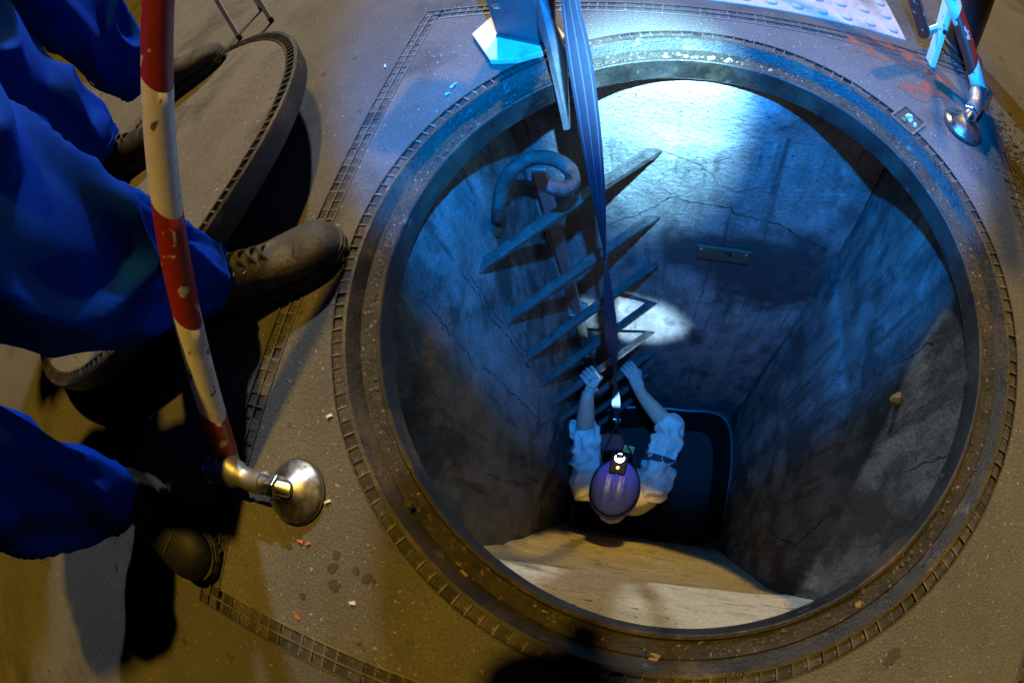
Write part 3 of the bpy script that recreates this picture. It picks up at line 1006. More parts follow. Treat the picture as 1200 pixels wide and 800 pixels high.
# thin metal stand legs behind the cover
for (a, b, lab) in (((282, 46), (-.02, .10), 'leftmost thin metal rod of the stand behind the round cover'),
                    ((319, 26), (-.03, .06), 'rightmost thin metal rod of the stand behind the round cover'),
                    ((307, 12), (-.02, .04), 'dark tipped middle rod of the stand behind the round cover')):
    p = U(*a)
    t = thing('stand_rod', lab, 'rod', tuple(p), 'thin rods behind the cover')
    q = p + np.array([b[0], b[1], 1.0]) * 1.1
    mb = MB(); mb.tube([p + [0, 0, .03], q], .0125, 12); build('rod', mb, MT['beige'], t, smooth=50)
    mb = MB(); mb.tube([p + [0, 0, .001], p + [0, 0, .032]], .0145, 12); build('rubber_tip', mb, MT['rubber'], t, smooth=50)

# ================================================================== PEOPLE
def skin_mesh(name, verts, edges, radii, m, parent, root=0, sub=2):
    org = BASE.get(parent.name, (0, 0, 0))
    me = bpy.data.meshes.new(name)
    me.from_pydata([tuple((np.array(v, float) - np.array(org)) * S) for v in verts], edges, [])
    o = link(name, me, m, parent)
    BASE[o.name] = org
    sk = o.modifiers.new('skin', 'SKIN')
    sk.use_smooth_shade = True
    lay = me.skin_vertices[0].data
    for i, r in enumerate(radii):
        rr = r if isinstance(r, tuple) else (r, r)
        lay[i].radius = (rr[0] * S, rr[1] * S)
        lay[i].use_root = (i == root)
    sb = o.modifiers.new('sub', 'SUBSURF')
    sb.levels = sub
    sb.render_levels = sub
    return o
def cloth_tube(pts, radii, seed=0, n=72, m_=150, amp=.042, open_end=0.0, flat=(1, 1), up=(1, 0, 0), fq=2.6):
    P = bez(pts, m_)
    rr = np.interp(np.linspace(0, 1, m_), np.linspace(0, 1, len(radii)), radii)
    mb = MB()
    T = [P[min(i + 1, m_ - 1)] - P[max(i - 1, 0)] for i in range(m_)]
    T = [t_ / np.linalg.norm(t_) for t_ in T]
    a = np.array(up, float)
    V = []; F = []
    s_ = 0
    for i in range(m_):
        if i: s_ += np.linalg.norm(P[i] - P[i - 1])
        a = a - T[i] * (a @ T[i]); a /= np.linalg.norm(a)
        b = np.cross(T[i], a)
        for k in range(n):
            w = 2 * math.pi * k / n
            c, sn = math.cos(w), math.sin(w)
            q = Vector((c * 1.1 + s_ * fq * .55, sn * 1.1 - s_ * fq * .35, s_ * fq + seed * 7.1))
            n1 = noise.noise(q)
            ridge = max(0, 1 - abs(n1) * 3.4) ** 1.15
            q2 = Vector((c * 1.2 + seed, sn * 1.2, s_ * fq * 1.3))
            n2 = noise.noise(q2)
            fade = .10 + .90 * min(1, i / (m_ * .16)) ** 1.5
            dd = fade * (amp * (1.4 * ridge - .5) + amp * .6 * n2)
            r = rr[i] + dd
            V.append(P[i] + (a * c * flat[0] + b * sn * flat[1]) * r)
    for i in range(m_ - 1):
        for k in range(n):
            k2 = (k + 1) % n
            F.append((i * n + k, i * n + k2, (i + 1) * n + k2, (i + 1) * n + k))
    # turned-in hems at both ends
    for (i, sg) in ((0, 1), (m_ - 1, -1)):
        o0 = len(V)
        for k in range(n):
            V.append(P[i] + (np.array(V[i * n + k]) - P[i]) * .90 + T[i] * sg * .012)
        for k in range(n):
            V.append(P[i] + (np.array(V[i * n + k]) - P[i]) * .86 + T[i] * sg * .10)
        for k in range(n):
            k2 = (k + 1) % n
            F.append((i * n + k, i * n + k2, o0 + k2, o0 + k))
            F.append((o0 + k, o0 + k2, o0 + n + k2, o0 + n + k))
        F.append(tuple(o0 + n + k for k in range(n)))
    mb.add(V, F)
    mb.grid = (V, n, m_, P)
    return mb
def boot(parent, heel, ang, m, z=0.0, tilt=None, scale=1.0, laces=True):
    """work boot: x forward from the heel"""
    R = rotz(ang)
    if tilt is not None:
        R = tilt @ R
    o = np.array([heel[0], heel[1], z])
    def W(p):
        return o + R @ (np.array(p, float) * scale)
    ub = MB(); V = []; F = []
    xs_ = [-.004, .015, .05, .10, .15, .19, .23, .27, .31, .345, .375, .398, .412, .418]
    hw = [.022, .046, .058, .059, .056, .057, .064, .071, .074, .073, .067, .054, .034, .012]
    tp = [.10, .155, .175, .182, .170, .150, .132, .118, .110, .106, .100, .088, .068, .045]
    bt = [.03, .024, .022, .022, .022, .022, .022, .022, .022, .022, .022, .024, .028, .032]
    n = 28
    for x, h_, t_, b_ in zip(xs_, hw, tp, bt):
        for k in range(n):
            w = 2 * math.pi * k / n
            cy, cz = math.cos(w), math.sin(w)
            e = .72
            yy = h_ * math.copysign(abs(cy) ** e, cy)
            zz = (t_ + b_) / 2 + (t_ - b_) / 2 * math.copysign(abs(cz) ** e, cz)
            if zz > (t_ + b_) / 2:
                yy *= 1 - .30 * ((zz - (t_ + b_) / 2) / ((t_ - b_) / 2)) ** 2
            V.append(W((x, yy, zz)))
    m_ = len(xs_)
    for i in range(m_ - 1):
        for k in range(n):
            k2 = (k + 1) % n
            F.append((i * n + k, i * n + k2, (i + 1) * n + k2, (i + 1) * n + k))
    F += [tuple(range(n)), tuple(range((m_ - 1) * n, m_ * n))]
    ub.add(V, F)
    sh = [W((.075, 0, .10)), W((.072, 0, .16)), W((.066, 0, .21)), W((.064, 0, .26))]
    ub.tube(sh, [.066, .068, .070, .073], 26, up=R @ np.array([1., 0, 0]), flat=(1.12, .86))
    up_ = build('upper', ub, m, parent, smooth=60)
    rm = up_.modifiers.new('remesh', 'REMESH')
    rm.mode = 'VOXEL'; rm.voxel_size = .0045 * S / .76; rm.use_smooth_shade = True
    smm = up_.modifiers.new('smooth', 'SMOOTH'); smm.factor = .5; smm.iterations = 6
    # sole with heel and tread edge
    ol = [(-.012, .0), (-.006, .035), (.02, .057), (.07, .065), (.14, .060), (.20, .064), (.28, .078), (.34, .078), (.39, .062), (.42, .032), (.428, 0)]
    poly = ol + [(x, -y) for (x, y) in ol[-2:0:-1]]
    poly = [tuple(q) for q in np.array(bez(poly + poly[:1], 72))[:-1, :2]] if False else poly
    sb = MB()
    for (za, zb, g_) in ((.012, .030, 0.0), (.0305, .040, -.004)):
        nV = len(poly)
        vs = [W((x + (g_ if x > .2 else -g_ if x < .05 else 0), y * (1 + g_ * 10), za)) for x, y in poly] + [W((x, y * (1 + g_ * 10), zb)) for x, y in poly]
        sb.add(vs, [tuple(range(nV))[::-1], tuple(range(nV, 2 * nV))] + [(i, (i + 1) % nV, nV + (i + 1) % nV, nV + i) for i in range(nV)])
    for i in range(13):
        x = .01 + .032 * i
        if .115 < x < .17: continue
        y = np.interp(x, [0, .07, .14, .2, .28, .34, .39, .42], [.05, .064, .059, .063, .077, .077, .061, .03])
        for sg in (-1, 1):
            sb.box(W((x, sg * y * .55, .007)), (.022 * scale, y * .9 * scale, .013), R)
    build('sole', sb, MT['sole'], parent, bevel=.002)
    # toe cap seam and welt
    def top_at(x): return np.interp(x, xs_, tp)
    seam = []
    for k in range(15):
        w = math.pi * (k / 14)
        yy = .072 * math.cos(w) * .93
        zz = .052 + (top_at(.31) - .050) * math.sin(w) ** .8
        seam.append(W((.315 - .02 * math.cos(w) ** 2, yy, zz)))
    sm = MB(); sm.tube(seam, .0035, 6); build('toe_seam', sm, MT['sole'], parent, smooth=60)
    if laces:
        for i in range(4):
            x = .145 + .028 * i
            z_ = top_at(x) + .004
            w_ = .026
            lb = MB()
            lb.tube(bez([W((x - .008, -w_, z_ - .020)), W((x, -.012, z_ + .002)), W((x + .006, .012, z_ + .002)), W((x + .012, w_, z_ - .020))], 12), .0058, 8)
            lb.tube(bez([W((x + .012, -w_, z_ - .020)), W((x + .006, -.012, z_ + .005)), W((x, .012, z_ + .005)), W((x - .008, w_, z_ - .020))], 12), .0050, 8)
            build('lace', lb, MT['lace'], parent, smooth=60)
        for i in range(4):
            for sg in (-1, 1):
                x = .148 + .028 * i
                eb = MB(); eb.lathe([(.003, .0), (.008, .0), (.008, .005), (.003, .005)], 12, W((x, sg * .034, top_at(x) - .022)), R, closed=True)
                build('eyelet', eb, MT['galv'], parent, smooth=40)
    return W

def standing_person(label, hips, chest, head, legs, arms, boots_m, base, seeds):
    t = thing('person', label, 'person', base)
    (hl, hr) = legs
    V = [hips, tuple((np.array(hips) + np.array(chest)) / 2), chest]
    E_ = [(0, 1), (1, 2)]
    Rr = [(.19, .15), (.18, .14), (.21, .15)]
    hd_ = np.array(head)
    nk_ = np.array(chest) + (hd_ - np.array(chest)) * .45
    V += [tuple(nk_), tuple(hd_ + [0, 0, -.03]), tuple(hd_ + [0, 0, .10])]
    E_ += [(2, 3), (3, 4), (4, 5)]
    Rr += [.075, (.10, .12), (.09, .11)]
    for leg in legs:
        i0 = len(V)
        pts = [leg[-1], leg[-3], leg[len(leg) // 2 - 1], leg[0]]
        V += [tuple(p) for p in pts]
        E_ += [(0, i0), (i0, i0 + 1), (i0 + 1, i0 + 2), (i0 + 2, i0 + 3)]
        Rr += [.11, .095, .075, .055]
    for arm in arms:
        i0 = len(V)
        V += [tuple(p) for p in arm]
        E_ += [(2, i0)] + [(i0 + k, i0 + k + 1) for k in range(len(arm) - 1)]
        Rr += [.085, .07, .05, .045][:len(arm)]
    skin_mesh('body', V, E_, Rr, MT['skin'], t)
    for li, leg in enumerate(legs):
        rad = LEGR[li]
        ctm = cloth_tube(leg, rad, seeds[li], m_=170, n=84)
        tl_ = build('trouser_leg', ctm, MT['blue_cloth'], t, smooth=180)
        Vg, n_, mg, Pg = ctm.grid
        for kk in (52,):
            sp = [np.array(Vg[i * n_ + kk]) + (np.array(Vg[i * n_ + kk]) - Pg[i]) * .012 for i in range(0, mg, 2)]
            q_ = MB(); q_.tube(sp, .0042, 6); build('seam', q_, MT['blue_cloth'], tl_, smooth=60)
        hm_ = [np.array(Vg[6 * n_ + k]) + (np.array(Vg[6 * n_ + k]) - Pg[6]) * .012 for k in list(range(n_)) + [0]]
        q_ = MB(); q_.tube(hm_, .0034, 6); build('hem_stitch', q_, MT['blue_cloth'], tl_, smooth=60)
        sm_ = tl_.modifiers.new('smooth', 'SMOOTH'); sm_.factor = .5; sm_.iterations = 6
    # jacket over torso and arms
    cm = np.array(chest); hp = np.array(hips)
    build('jacket', cloth_tube([hp + [0, 0, -.12], hp + [0, 0, .1], (hp + cm) / 2, cm, cm + (nk_ - cm) * .9], [.25, .25, .25, .27, .13], seeds[0] + 3, n=48, m_=50, flat=(.8, 1.0)), MT['blue_cloth'], t, smooth=180)
    for arm in arms:
        build('sleeve', cloth_tube([np.array(arm[0]), np.array(arm[1]), np.array(arm[2])], [.12, .095, .075], seeds[1] + 5, n=36, m_=50), MT['blue_cloth'], t, smooth=180)
    hm = MB(); hm.lathe([(.15, .05), (.148, .06), (.135, .12), (.10, .17), (.05, .195), (.005, .20)], 28, tuple(hd_)); build('helmet', hm, MT['white'], t, smooth=60)
    return t

# person nearest the pit
LEGR = ([.100, .122, .146, .165, .170, .17, .17], [.092, .106, .120, .135, .15, .16, .17])
leg3 = [np.array(p) for p in ((-1.105, .350, .155), (-1.06, .285, .34), (-1.01, .21, .53), (-.985, .155, .72), (-1.04, .155, .93), (-1.24, .14, 1.09), (-1.50, .12, 1.17))]
leg4 = [np.array(p) for p in ((-1.215, -.275, .135), (-1.185, -.29, .30), (-1.155, -.30, .48), (-1.14, -.295, .68), (-1.20, -.26, .88), (-1.36, -.18, 1.06), (-1.54, -.10, 1.17))]
pA = standing_person('person in blue work trousers leaning beside the pit, worn brown boot and black boot', (-1.52, .01, 1.18), (-1.38, .05, 1.74), (-1.20, .07, 2.10),
                     (leg3, leg4), ([(-1.33, .33, 1.66), (-1.30, .38, 1.32), (-1.14, .18, 1.14)], [(-1.33, -.23, 1.66), (-1.34, -.28, 1.34), (-1.16, .0, 1.16)]), None, (-1.2, .05, 0), (11, 4))
boot(pA, (-1.150, .315), math.radians(35.5), MT['boot'])
boot(pA, (-1.283, -.225), math.radians(-16), MT['black_boot'], scale=.96)
# person standing on the cover
def lidz(x, y): return LC[2] + TX * (x - LC[0]) + TY * (y - LC[1]) + .006
LEGR = ([.112, .130, .142, .152, .165, .17],) * 2
leg2 = [np.array(p) for p in ((-1.98, .765, .30), (-1.985, .755, .48), (-1.985, .745, .70), (-1.98, .74, .88), (-2.05, .80, 1.12), (-2.12, .86, 1.35))]
leg1 = [np.array(p) for p in ((-2.13, 1.20, .27), (-2.13, 1.19, .45), (-2.12, 1.17, .66), (-2.10, 1.15, .86), (-2.12, 1.10, 1.12), (-2.14, 1.04, 1.36))]
pB = standing_person('person in blue work trousers standing with both boots on the lifted cover', (-2.13, .95, 1.42), (-2.10, .93, 2.05), (-1.98, .92, 2.48),
                     (leg2, leg1), ([(-2.1, 1.2, 1.98), (-2.05, 1.36, 1.62), (-1.85, 1.30, 1.38)], [(-2.1, .66, 1.98), (-2.0, .55, 1.62), (-1.85, .62, 1.38)]), None, (-2.05, .98, lidz(-2.05, .98)), (23, 31))
tiltm = LM
boot(pB, (-2.055, .745), math.radians(20), MT['black_boot'], lidz(-2.0, .76), tiltm)
boot(pB, (-2.095, 1.165), math.radians(24), MT['boot'], lidz(-2.05, 1.18), tiltm, laces=False)

# ------------------------------------------------------------------ the worker in the pit
w = thing('person', 'worker in violet helmet and pale shirt climbing the rungs down in the pit', 'person', (-.12, .45, FLOOR))
def rung_pt(i, t_):
    p = RA + (RB - RA) * t_
    return np.array([p[0], p[1], -.593 - .4578 * i])
hL = rung_pt(4, .64)
hR = rung_pt(5, .24)
wrL = U(688, 468, ZK(-2.24)); elL = U(685, 505, ZK(-2.52)); shL = U(690, 568, ZK(-2.50))
wrR = U(753, 464, ZK(-2.58)); elR = U(786, 503, ZK(-2.50)); shR = U(765, 568, ZK(-2.50))
head = U(721, 572, ZK(-2.16))
neck = np.array([head[0] + .0, head[1] - .07, ZK(-2.36)])
chest = np.array([(shL[0] + shR[0]) / 2, (shL[1] + shR[1]) / 2 - .01, ZK(-2.62)])
pel = chest + [.02, .06, -.62]
V = [pel, (pel + chest) / 2, chest, neck, head + [0, 0, -.06], head + [0, .0, .03]]
E_ = [(0, 1), (1, 2), (2, 3), (3, 4), (4, 5)]
Rr = [(.17, .13), (.17, .13), (.19, .14), .07, (.10, .12), (.09, .10)]
for sh_, el_, wr_, hd_ in ((shL, elL, wrL, hL), (shR, elR, wrR, hR)):
    i0 = len(V)
    V += [sh_, (sh_ + el_) / 2, el_, (el_ + wr_) / 2, wr_, wr_ + (hd_ - wr_) * .25, wr_ + (hd_ - wr_) * .45]
    E_ += [(2, i0)] + [(i0 + k, i0 + k + 1) for k in range(6)]
    Rr += [.085, .070, .070, .070, .050, .046, .038]
for sx in (-1, 1):
    i0 = len(V)
    V += [pel + [sx * .11, 0, -.06], pel + [sx * .15, .22, -.45], np.array([pel[0] + sx * .15, pel[1] + .12, FLOOR + .08]), np.array([pel[0] + sx * .16, pel[1] + .32, FLOOR + .04])]
    E_ += [(0, i0), (i0, i0 + 1), (i0 + 1, i0 + 2), (i0 + 2, i0 + 3)]
    Rr += [.11, .085, .06, .05]
body = skin_mesh('body', V, E_, Rr, MT['skin'], w)
# five separate fingers on each hand, closed round the iron
def hand(wr_, hd_, axis, curl, m):
    ax = np.array(axis, float); ax /= np.linalg.norm(ax)
    fwd = (hd_ - wr_) / np.linalg.norm(hd_ - wr_)
    cu = np.array(curl, float); cu -= ax * (cu @ ax); cu /= np.linalg.norm(cu)
    fw = np.cross(ax, cu); fw *= np.sign(fw @ fwd)
    Vh, Eh, Rh = [tuple(wr_ + fwd * .02), tuple(wr_ + (hd_ - wr_) * .45 - cu * .02), tuple(hd_ - fw * .062 - cu * .034)], [(0, 1), (1, 2)], [(.042, .030), (.052, .028), (.058, .026)]
    for k in range(4):
        o_ = ax * (.041 - .0275 * k)
        ln_ = (.95, 1.08, 1.0, .82)[k]
        i0 = len(Vh)
        base_ = hd_ + o_ - fw * .052 - cu * .034
        kn = hd_ + o_ * 1.05 - fw * .006 - cu * .050
        mid = hd_ + o_ * 1.06 + fw * .046 * ln_ - cu * .022
        m2 = hd_ + o_ * 1.05 + fw * .046 * ln_ + cu * .026
        tip = hd_ + o_ * 1.02 + fw * .012 + cu * .050
        Vh += [tuple(base_), tuple(kn), tuple(mid), tuple(m2), tuple(tip)]
        Eh += [(2, i0), (i0, i0 + 1), (i0 + 1, i0 + 2), (i0 + 2, i0 + 3), (i0 + 3, i0 + 4)]
        Rh += [.0165, .0160, .0150, .0145, .0120]
    i0 = len(Vh)
    o_ = ax * .058
    Vh += [tuple(wr_ + (hd_ - wr_) * .45 + ax * .04 + cu * .01), tuple(hd_ - fw * .045 + ax * .070 + cu * .02), tuple(hd_ + ax * .050 + cu * .050 - fw * .012)]
    Eh += [(1, i0), (i0, i0 + 1), (i0 + 1, i0 + 2)]
    Rh += [.018, .0155, .0120]
    return Vh, Eh, Rh
rd = np.array([*(RA - RB), 0]); rd /= np.linalg.norm(rd)
for (wr_, hd_, cu) in ((wrL, hL, (0, 0, -1.0)), (wrR, hR, (0, 0, -1.0))):
    Vh, Eh, Rh = hand(wr_, hd_, rd, cu, None)
    skin_mesh('hand', Vh, Eh, Rh, MT['glove'], w, root=1, sub=2)
# shirt
sec = [(-2.34, .085, .075, -.02), (-2.39, .13, .10, -.02), (-2.44, .215, .125, 0), (-2.52, .27, .155, .01), (-2.66, .275, .175, .02), (-2.9, .25, .17, .04), (-3.25, .235, .165, .07)]
mb = MB(); V = []; F = []; n = 56; mm = 60
sec = [(ZK(q_[0]), q_[1] * 1.05, q_[2] * 1.05, q_[3]) for q_ in sec]
zs = np.linspace(sec[0][0], sec[-1][0], mm)
ra = np.interp(-zs, [-s_[0] for s_ in sec], [s_[1] for s_ in sec]); rbv = np.interp(-zs, [-s_[0] for s_ in sec], [s_[2] for s_ in sec]); oy = np.interp(-zs, [-s_[0] for s_ in sec], [s_[3] for s_ in sec])
for i in range(mm):
    for k in range(n):
        a = 2 * math.pi * k / n
        nz_ = noise.noise(Vector((math.cos(a) * 1.6, math.sin(a) * 1.6, zs[i] * 5))) * .012 + .010 * max(0, 1 - 3 * abs(noise.noise(Vector((math.cos(a) * 1.3 + 4, math.sin(a) * 1.3, zs[i] * 3)))))
        V.append((chest[0] + (ra[i] + nz_) * math.cos(a), chest[1] - .03 + oy[i] + (rbv[i] + nz_) * math.sin(a), zs[i]))
for i in range(mm - 1):
    for k in range(n):
        F.append((i * n + k, i * n + (k + 1) % n, (i + 1) * n + (k + 1) % n, (i + 1) * n + k))
F += [tuple(range(n)), tuple(range((mm - 1) * n, mm * n))]
mb.add(V, F)
shirt = build('shirt', mb, MT['shirt'], w, smooth=180)
for (sh_, el_, wr_, sd) in ((shL, elL, wrL, 3), (shR, elR, wrR, 8)):
    slv = cloth_tube([sh_ + (sh_ - el_) * .22 + [0, 0, -.03], sh_, sh_ + (el_ - sh_) * .55, el_ + (wr_ - el_) * .06, el_ + (wr_ - el_) * .22], [.108, .122, .105, .095, .082], sd, n=60, m_=110, amp=.026, fq=8, up=(0, 0, 1))
    build('sleeve', slv, MT['shirt'], shirt, smooth=180)
bd = MB(); pm = sh = shR + (elR - shR) * .42
dd = (elR - shR) / np.linalg.norm(elR - shR)
bd.tube([pm - dd * .022, pm + dd * .022], [.128, .126], 32); build('arm_band', bd, MT['dark_cloth'], w, smooth=50)
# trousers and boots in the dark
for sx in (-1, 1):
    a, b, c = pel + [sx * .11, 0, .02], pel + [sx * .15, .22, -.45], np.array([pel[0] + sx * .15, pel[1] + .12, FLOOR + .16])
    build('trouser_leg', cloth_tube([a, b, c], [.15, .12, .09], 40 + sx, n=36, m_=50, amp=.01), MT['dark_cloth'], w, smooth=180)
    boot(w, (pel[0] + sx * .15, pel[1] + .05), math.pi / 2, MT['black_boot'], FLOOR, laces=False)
# chest bag, label and harness
q = U(716, 519, ZK(-2.66))
mb = MB(); mb.box(q, (.20, .13, .10), rotz(.15)); build('chest_bag', mb, MT['red_bag'], w, bevel=.02)
q = U(737, 527, ZK(-2.60))
mb = MB(); mb.box(q, (.085, .065, .05), rotz(-.1)); rad_ = build('meter', mb, MT['black_paint'], w, bevel=.008)
mb = MB(); mb.box(q + [0, 0, .027], (.075, .050, .004), rotz(-.1)); build('meter_label', mb, MT['yellow'], rad_)
mb = MB()
for k in range(4):
    mb.box(q + [-.024 + .016 * k, -.004, .030], (.007, .026, .003), rotz(-.1))
build('display_marks', mb, MT['ink'], rad_)
for sx, sh_ in ((-1, shL), (1, shR)):
    mb = MB(); mb.tube(bez([SB + [0, -.02, -.05], (SB + sh_) / 2 + [0, -.05, .02], sh_ + (chest - sh_) * .45 + [0, -.03, .14], chest + [sx * .10, -.17, .02]], 24), .024, 10, flat=(1, .2)); build('harness_strap', mb, MT['dark_cloth'], w, smooth=50)
# helmet
HT = frame((1, 0, 0)) @ np.eye(3)
tl = math.radians(-14)
RT = np.array([[1, 0, 0], [0, math.cos(tl), -math.sin(tl)], [0, math.sin(tl), math.cos(tl)]])
hc = head + [0, -.01, .03]
mb = MB(); V = []; F = []; n = 64; mm = 26
for i in range(mm):
    th_ = math.pi / 2 * i / (mm - 1)
    for k in range(n):
        a = 2 * math.pi * k / n
        rx, ry = .152, .188
        z_ = .172 * math.sin(th_)
        cx_, cy_ = math.cos(th_) ** .8 * rx * math.cos(a), math.cos(th_) ** .8 * ry * math.sin(a)
        for xr in (-.055, 0, .055):
            z_ += .011 * math.exp(-((cx_ - xr) / .011) ** 2) * (1 if abs(cy_) < .14 else .3)
        V.append(hc + RT @ np.array([cx_, cy_, z_]))
for i in range(mm - 1):
    for k in range(n):
        F.append((i * n + k, i * n + (k + 1) % n, (i + 1) * n + (k + 1) % n, (i + 1) * n + k))
# brim flange
o0 = len(V)
for k in range(n):
    a = 2 * math.pi * k / n
    V.append(hc + RT @ np.array([(.163 * math.cos(a)), (.20 + .03 * max(0, math.sin(a)) ** 3) * math.sin(a), -.012]))
for k in range(n):
    F.append((k, (k + 1) % n, o0 + (k + 1) % n, o0 + k))
mb.add(V, F)
hel = build('helmet', mb, MT['helmet'], w, smooth=40)
bp = []
for k in range(49):
    a = 2 * math.pi * k / 48
    bp.append(hc + RT @ np.array([.1545 * math.cos(a), .191 * math.sin(a), .030 + .03 * max(0, math.sin(a))]))
mb = MB(); mb.tube(bp, .010, 8, flat=(1.2, .35), up=(0, 0, 1)); build('lamp_strap', mb, MT['lamp_black'], hel, smooth=60)
sol = hel.modifiers.new('solid', 'SOLIDIFY'); sol.thickness = .004; sol.offset = -1
lp = hc + RT @ np.array([0, .118, .152])
la = UY(742, 376, WB)
ldir = la - lp; ldir /= np.linalg.norm(ldir)
mb = MB(); mb.box(lp + RT @ np.array([0, -.015, 0]), (.104, .135, .075), RT); hl = build('headlamp', mb, MT['lamp_black'], hel, bevel=.010)
bf = frame(ldir) @ np.array([[0, 0, 1.], [1., 0, 0], [0, 1., 0]])
lz = lp + np.array([0, .045, .020])
mb = MB(); mb.lathe([(.028, -.02), (.029, .004), (.025, .006)], 24, lz, bf); build('lamp_ring', mb, MT['rubber'], hl, smooth=40)
lc_ = lp + RT @ np.array([0, .020, .0365])
mb = MB(); mb.lathe([(.030, 0), (.029, .004), (.016, .009), (.002, .010)], 24, lc_, RT); build('lamp_lens', mb, MT['lamp_lens'], hl, smooth=60)
mb = MB(); mb.lathe([(.012, 0), (.011, .004), (.004, .006)], 16, lp + RT @ np.array([0, -.044, .0355]), RT); build('lamp_button', mb, MT['lamp_button'], hl, smooth=60)
mb = MB(); mb.prism([(-.10, -.10), (-.06, -.155), (0, -.175), (.06, -.155), (.10, -.10)], -.02, .0)
mb.v = [tuple(neck + np.array([v[0], v[1] + .02, v[2] + .05 + .12 * v[1]])) for v in mb.v]
build('collar', mb, MT['shirt'], w, bevel=.006)
lamp('headlamp_light', 'SPOT', tuple(lc_ + ldir * .05), tuple(la), 120, (.42, .72, 1.0), spot_size=math.radians(54), spot_blend=.85, shadow_soft_size=.012)

# ------------------------------------------------------------------ photographer leaning over with the camera
fwd = -RM[:, 2]; rgt = RM[:, 0]; upv = RM[:, 1]
cmb = thing('camera', 'black camera held over the pit by the photographer', 'camera', tuple(CAMP - fwd * .15))
CR = np.stack([rgt, upv, -fwd], 1)
mb = MB(); mb.box(CAMP - fwd * .15, (.19, .13, .085), CR); build('camera_body', mb, MT['black_paint'], cmb, bevel=.012)
mb = MB(); mb.box(CAMP - fwd * .15 + upv * .08, (.075, .05, .07), CR); build('viewfinder', mb, MT['black_paint'], cmb, bevel=.008)
mb = MB(); mb.tube([CAMP - fwd * .11, CAMP - fwd * .03], .05, 28); build('lens', mb, MT['black_paint'], cmb, smooth=40)
ph = thing('person', 'photographer crouching over the pit edge, shadow falling on the rim', 'person', (.1, -1.1, 0))
c0 = CAMP - fwd * .16
HDP = np.array([.025, .130, 1.28])
V = [(.1, -1.15, 1.0), (.1, -.85, 1.22), (.08, -.35, 1.42), (.05, -.02, 1.44), tuple(HDP + [0, -.06, .06]), tuple(HDP + [0, .03, .0])]
E_ = [(i, i + 1) for i in range(5)]
Rr = [(.20, .16), (.19, .15), (.21, .15), .08, (.10, .11), (.10, .11)]
for sx in (-1, 1):
    i0 = len(V)
    hnd = c0 + rgt * sx * .115 - upv * .03
    V += [(.08 + sx * .24, -.28, 1.40), (.08 + sx * .30, -.28, 1.16), tuple(hnd + [sx * .03, -.10, .0]), tuple(hnd)]
    E_ += [(2, i0), (i0, i0 + 1), (i0 + 1, i0 + 2), (i0 + 2, i0 + 3)]
    Rr += [.085, .065, .042, .05]
    i0 = len(V)
    V += [(.1 + sx * .14, -1.15, .92), (.1 + sx * .22, -.80, .62), (.1 + sx * .24, -1.12, .12), (.1 + sx * .26, -.92, .05)]
    E_ += [(0, i0), (i0, i0 + 1), (i0 + 1, i0 + 2), (i0 + 2, i0 + 3)]
    Rr += [.12, .10, .065, .055]
skin_mesh('body', V, E_, Rr, MT['dark_cloth'], ph)
mb = MB(); mb.lathe([(.175, -.01), (.165, .0), (.155, .04), (.125, .09), (.08, .13), (.03, .145), (.005, .148)], 32, HDP, np.array([[1, 0, 0], [0, .85, .53], [0, -.53, .85]]).T)
hp_ = build('helmet', mb, MT['white'], ph, smooth=60)
mb = MB(); mb.box(HLP - HLA * .045, (.075, .06, .07), frame(HLA)[:, [1, 0, 2]]); hl2 = build('headlamp', mb, MT['black_paint'], hp_, bevel=.012)
mb = MB(); mb.lathe([(.028, -.004), (.028, .003), (.02, .006), (.002, .007)], 20, HLP - HLA * .012, frame(HLA) @ np.array([[0, 0, 1.], [1., 0, 0], [0, 1., 0]])); build('lamp_lens', mb, glow('headlamp_glass', (.35, .62, 1.0), 6), hl2, smooth=50)
# ================================================================== SMALL THINGS ON THE GROUND
def chunk(mb, p, r, flat=1.0):
    n = 6
    a0 = random.random() * 6
    V = []
    for (zz, k) in ((0, 1.0), (.6 * flat, .85), (1.0 * flat, .4)):
        for i in range(n):
            w_ = a0 + 2 * math.pi * i / n
            q = r * k * (.7 + .6 * random.random())
            V.append((p[0] + q * math.cos(w_), p[1] + q * math.sin(w_), p[2] + r * zz * (.8 + .4 * random.random())))
    F = []
    for l in range(2):
        for i in range(n):
            j = (i + 1) % n
            F.append((l * n + i, l * n + j, (l + 1) * n + j, (l + 1) * n + i))
    F += [tuple(range(n))[::-1], tuple(range(2 * n, 3 * n))]
    mb.add(V, F)
# crumbs lying in the ring groove
mb = MB()
for k in range(900):
    w_ = random.random() * 2 * math.pi
    if noise.noise(Vector((math.cos(w_) * 4, math.sin(w_) * 4, 0))) + random.random() * .9 < .35: continue
    r = .768 + .022 * random.random()
    chunk(mb, (CX + r * math.cos(w_), CY + r * math.sin(w_), -.038), .0022 + .004 * random.random() ** 2, .8)
build('groove_crumbs', mb, MT['gravel'], kind='stuff', label='dirt crumbs lying in the groove of the pit ring', category='dirt')
mb = MB()
for k in range(46):
    w_ = math.radians(random.choice((84, 90, 97, 103)) + random.gauss(0, 3.5))
    r = .770 + .020 * random.random()
    chunk(mb, (CX + r * math.cos(w_), CY + r * math.sin(w_), -.036), .002 + .006 * random.random() ** 2, .35)
build('pale_crumbs', mb, MT['litter'], kind='stuff', label='pale mortar crumbs in the lit part of the ring groove', category='dirt')
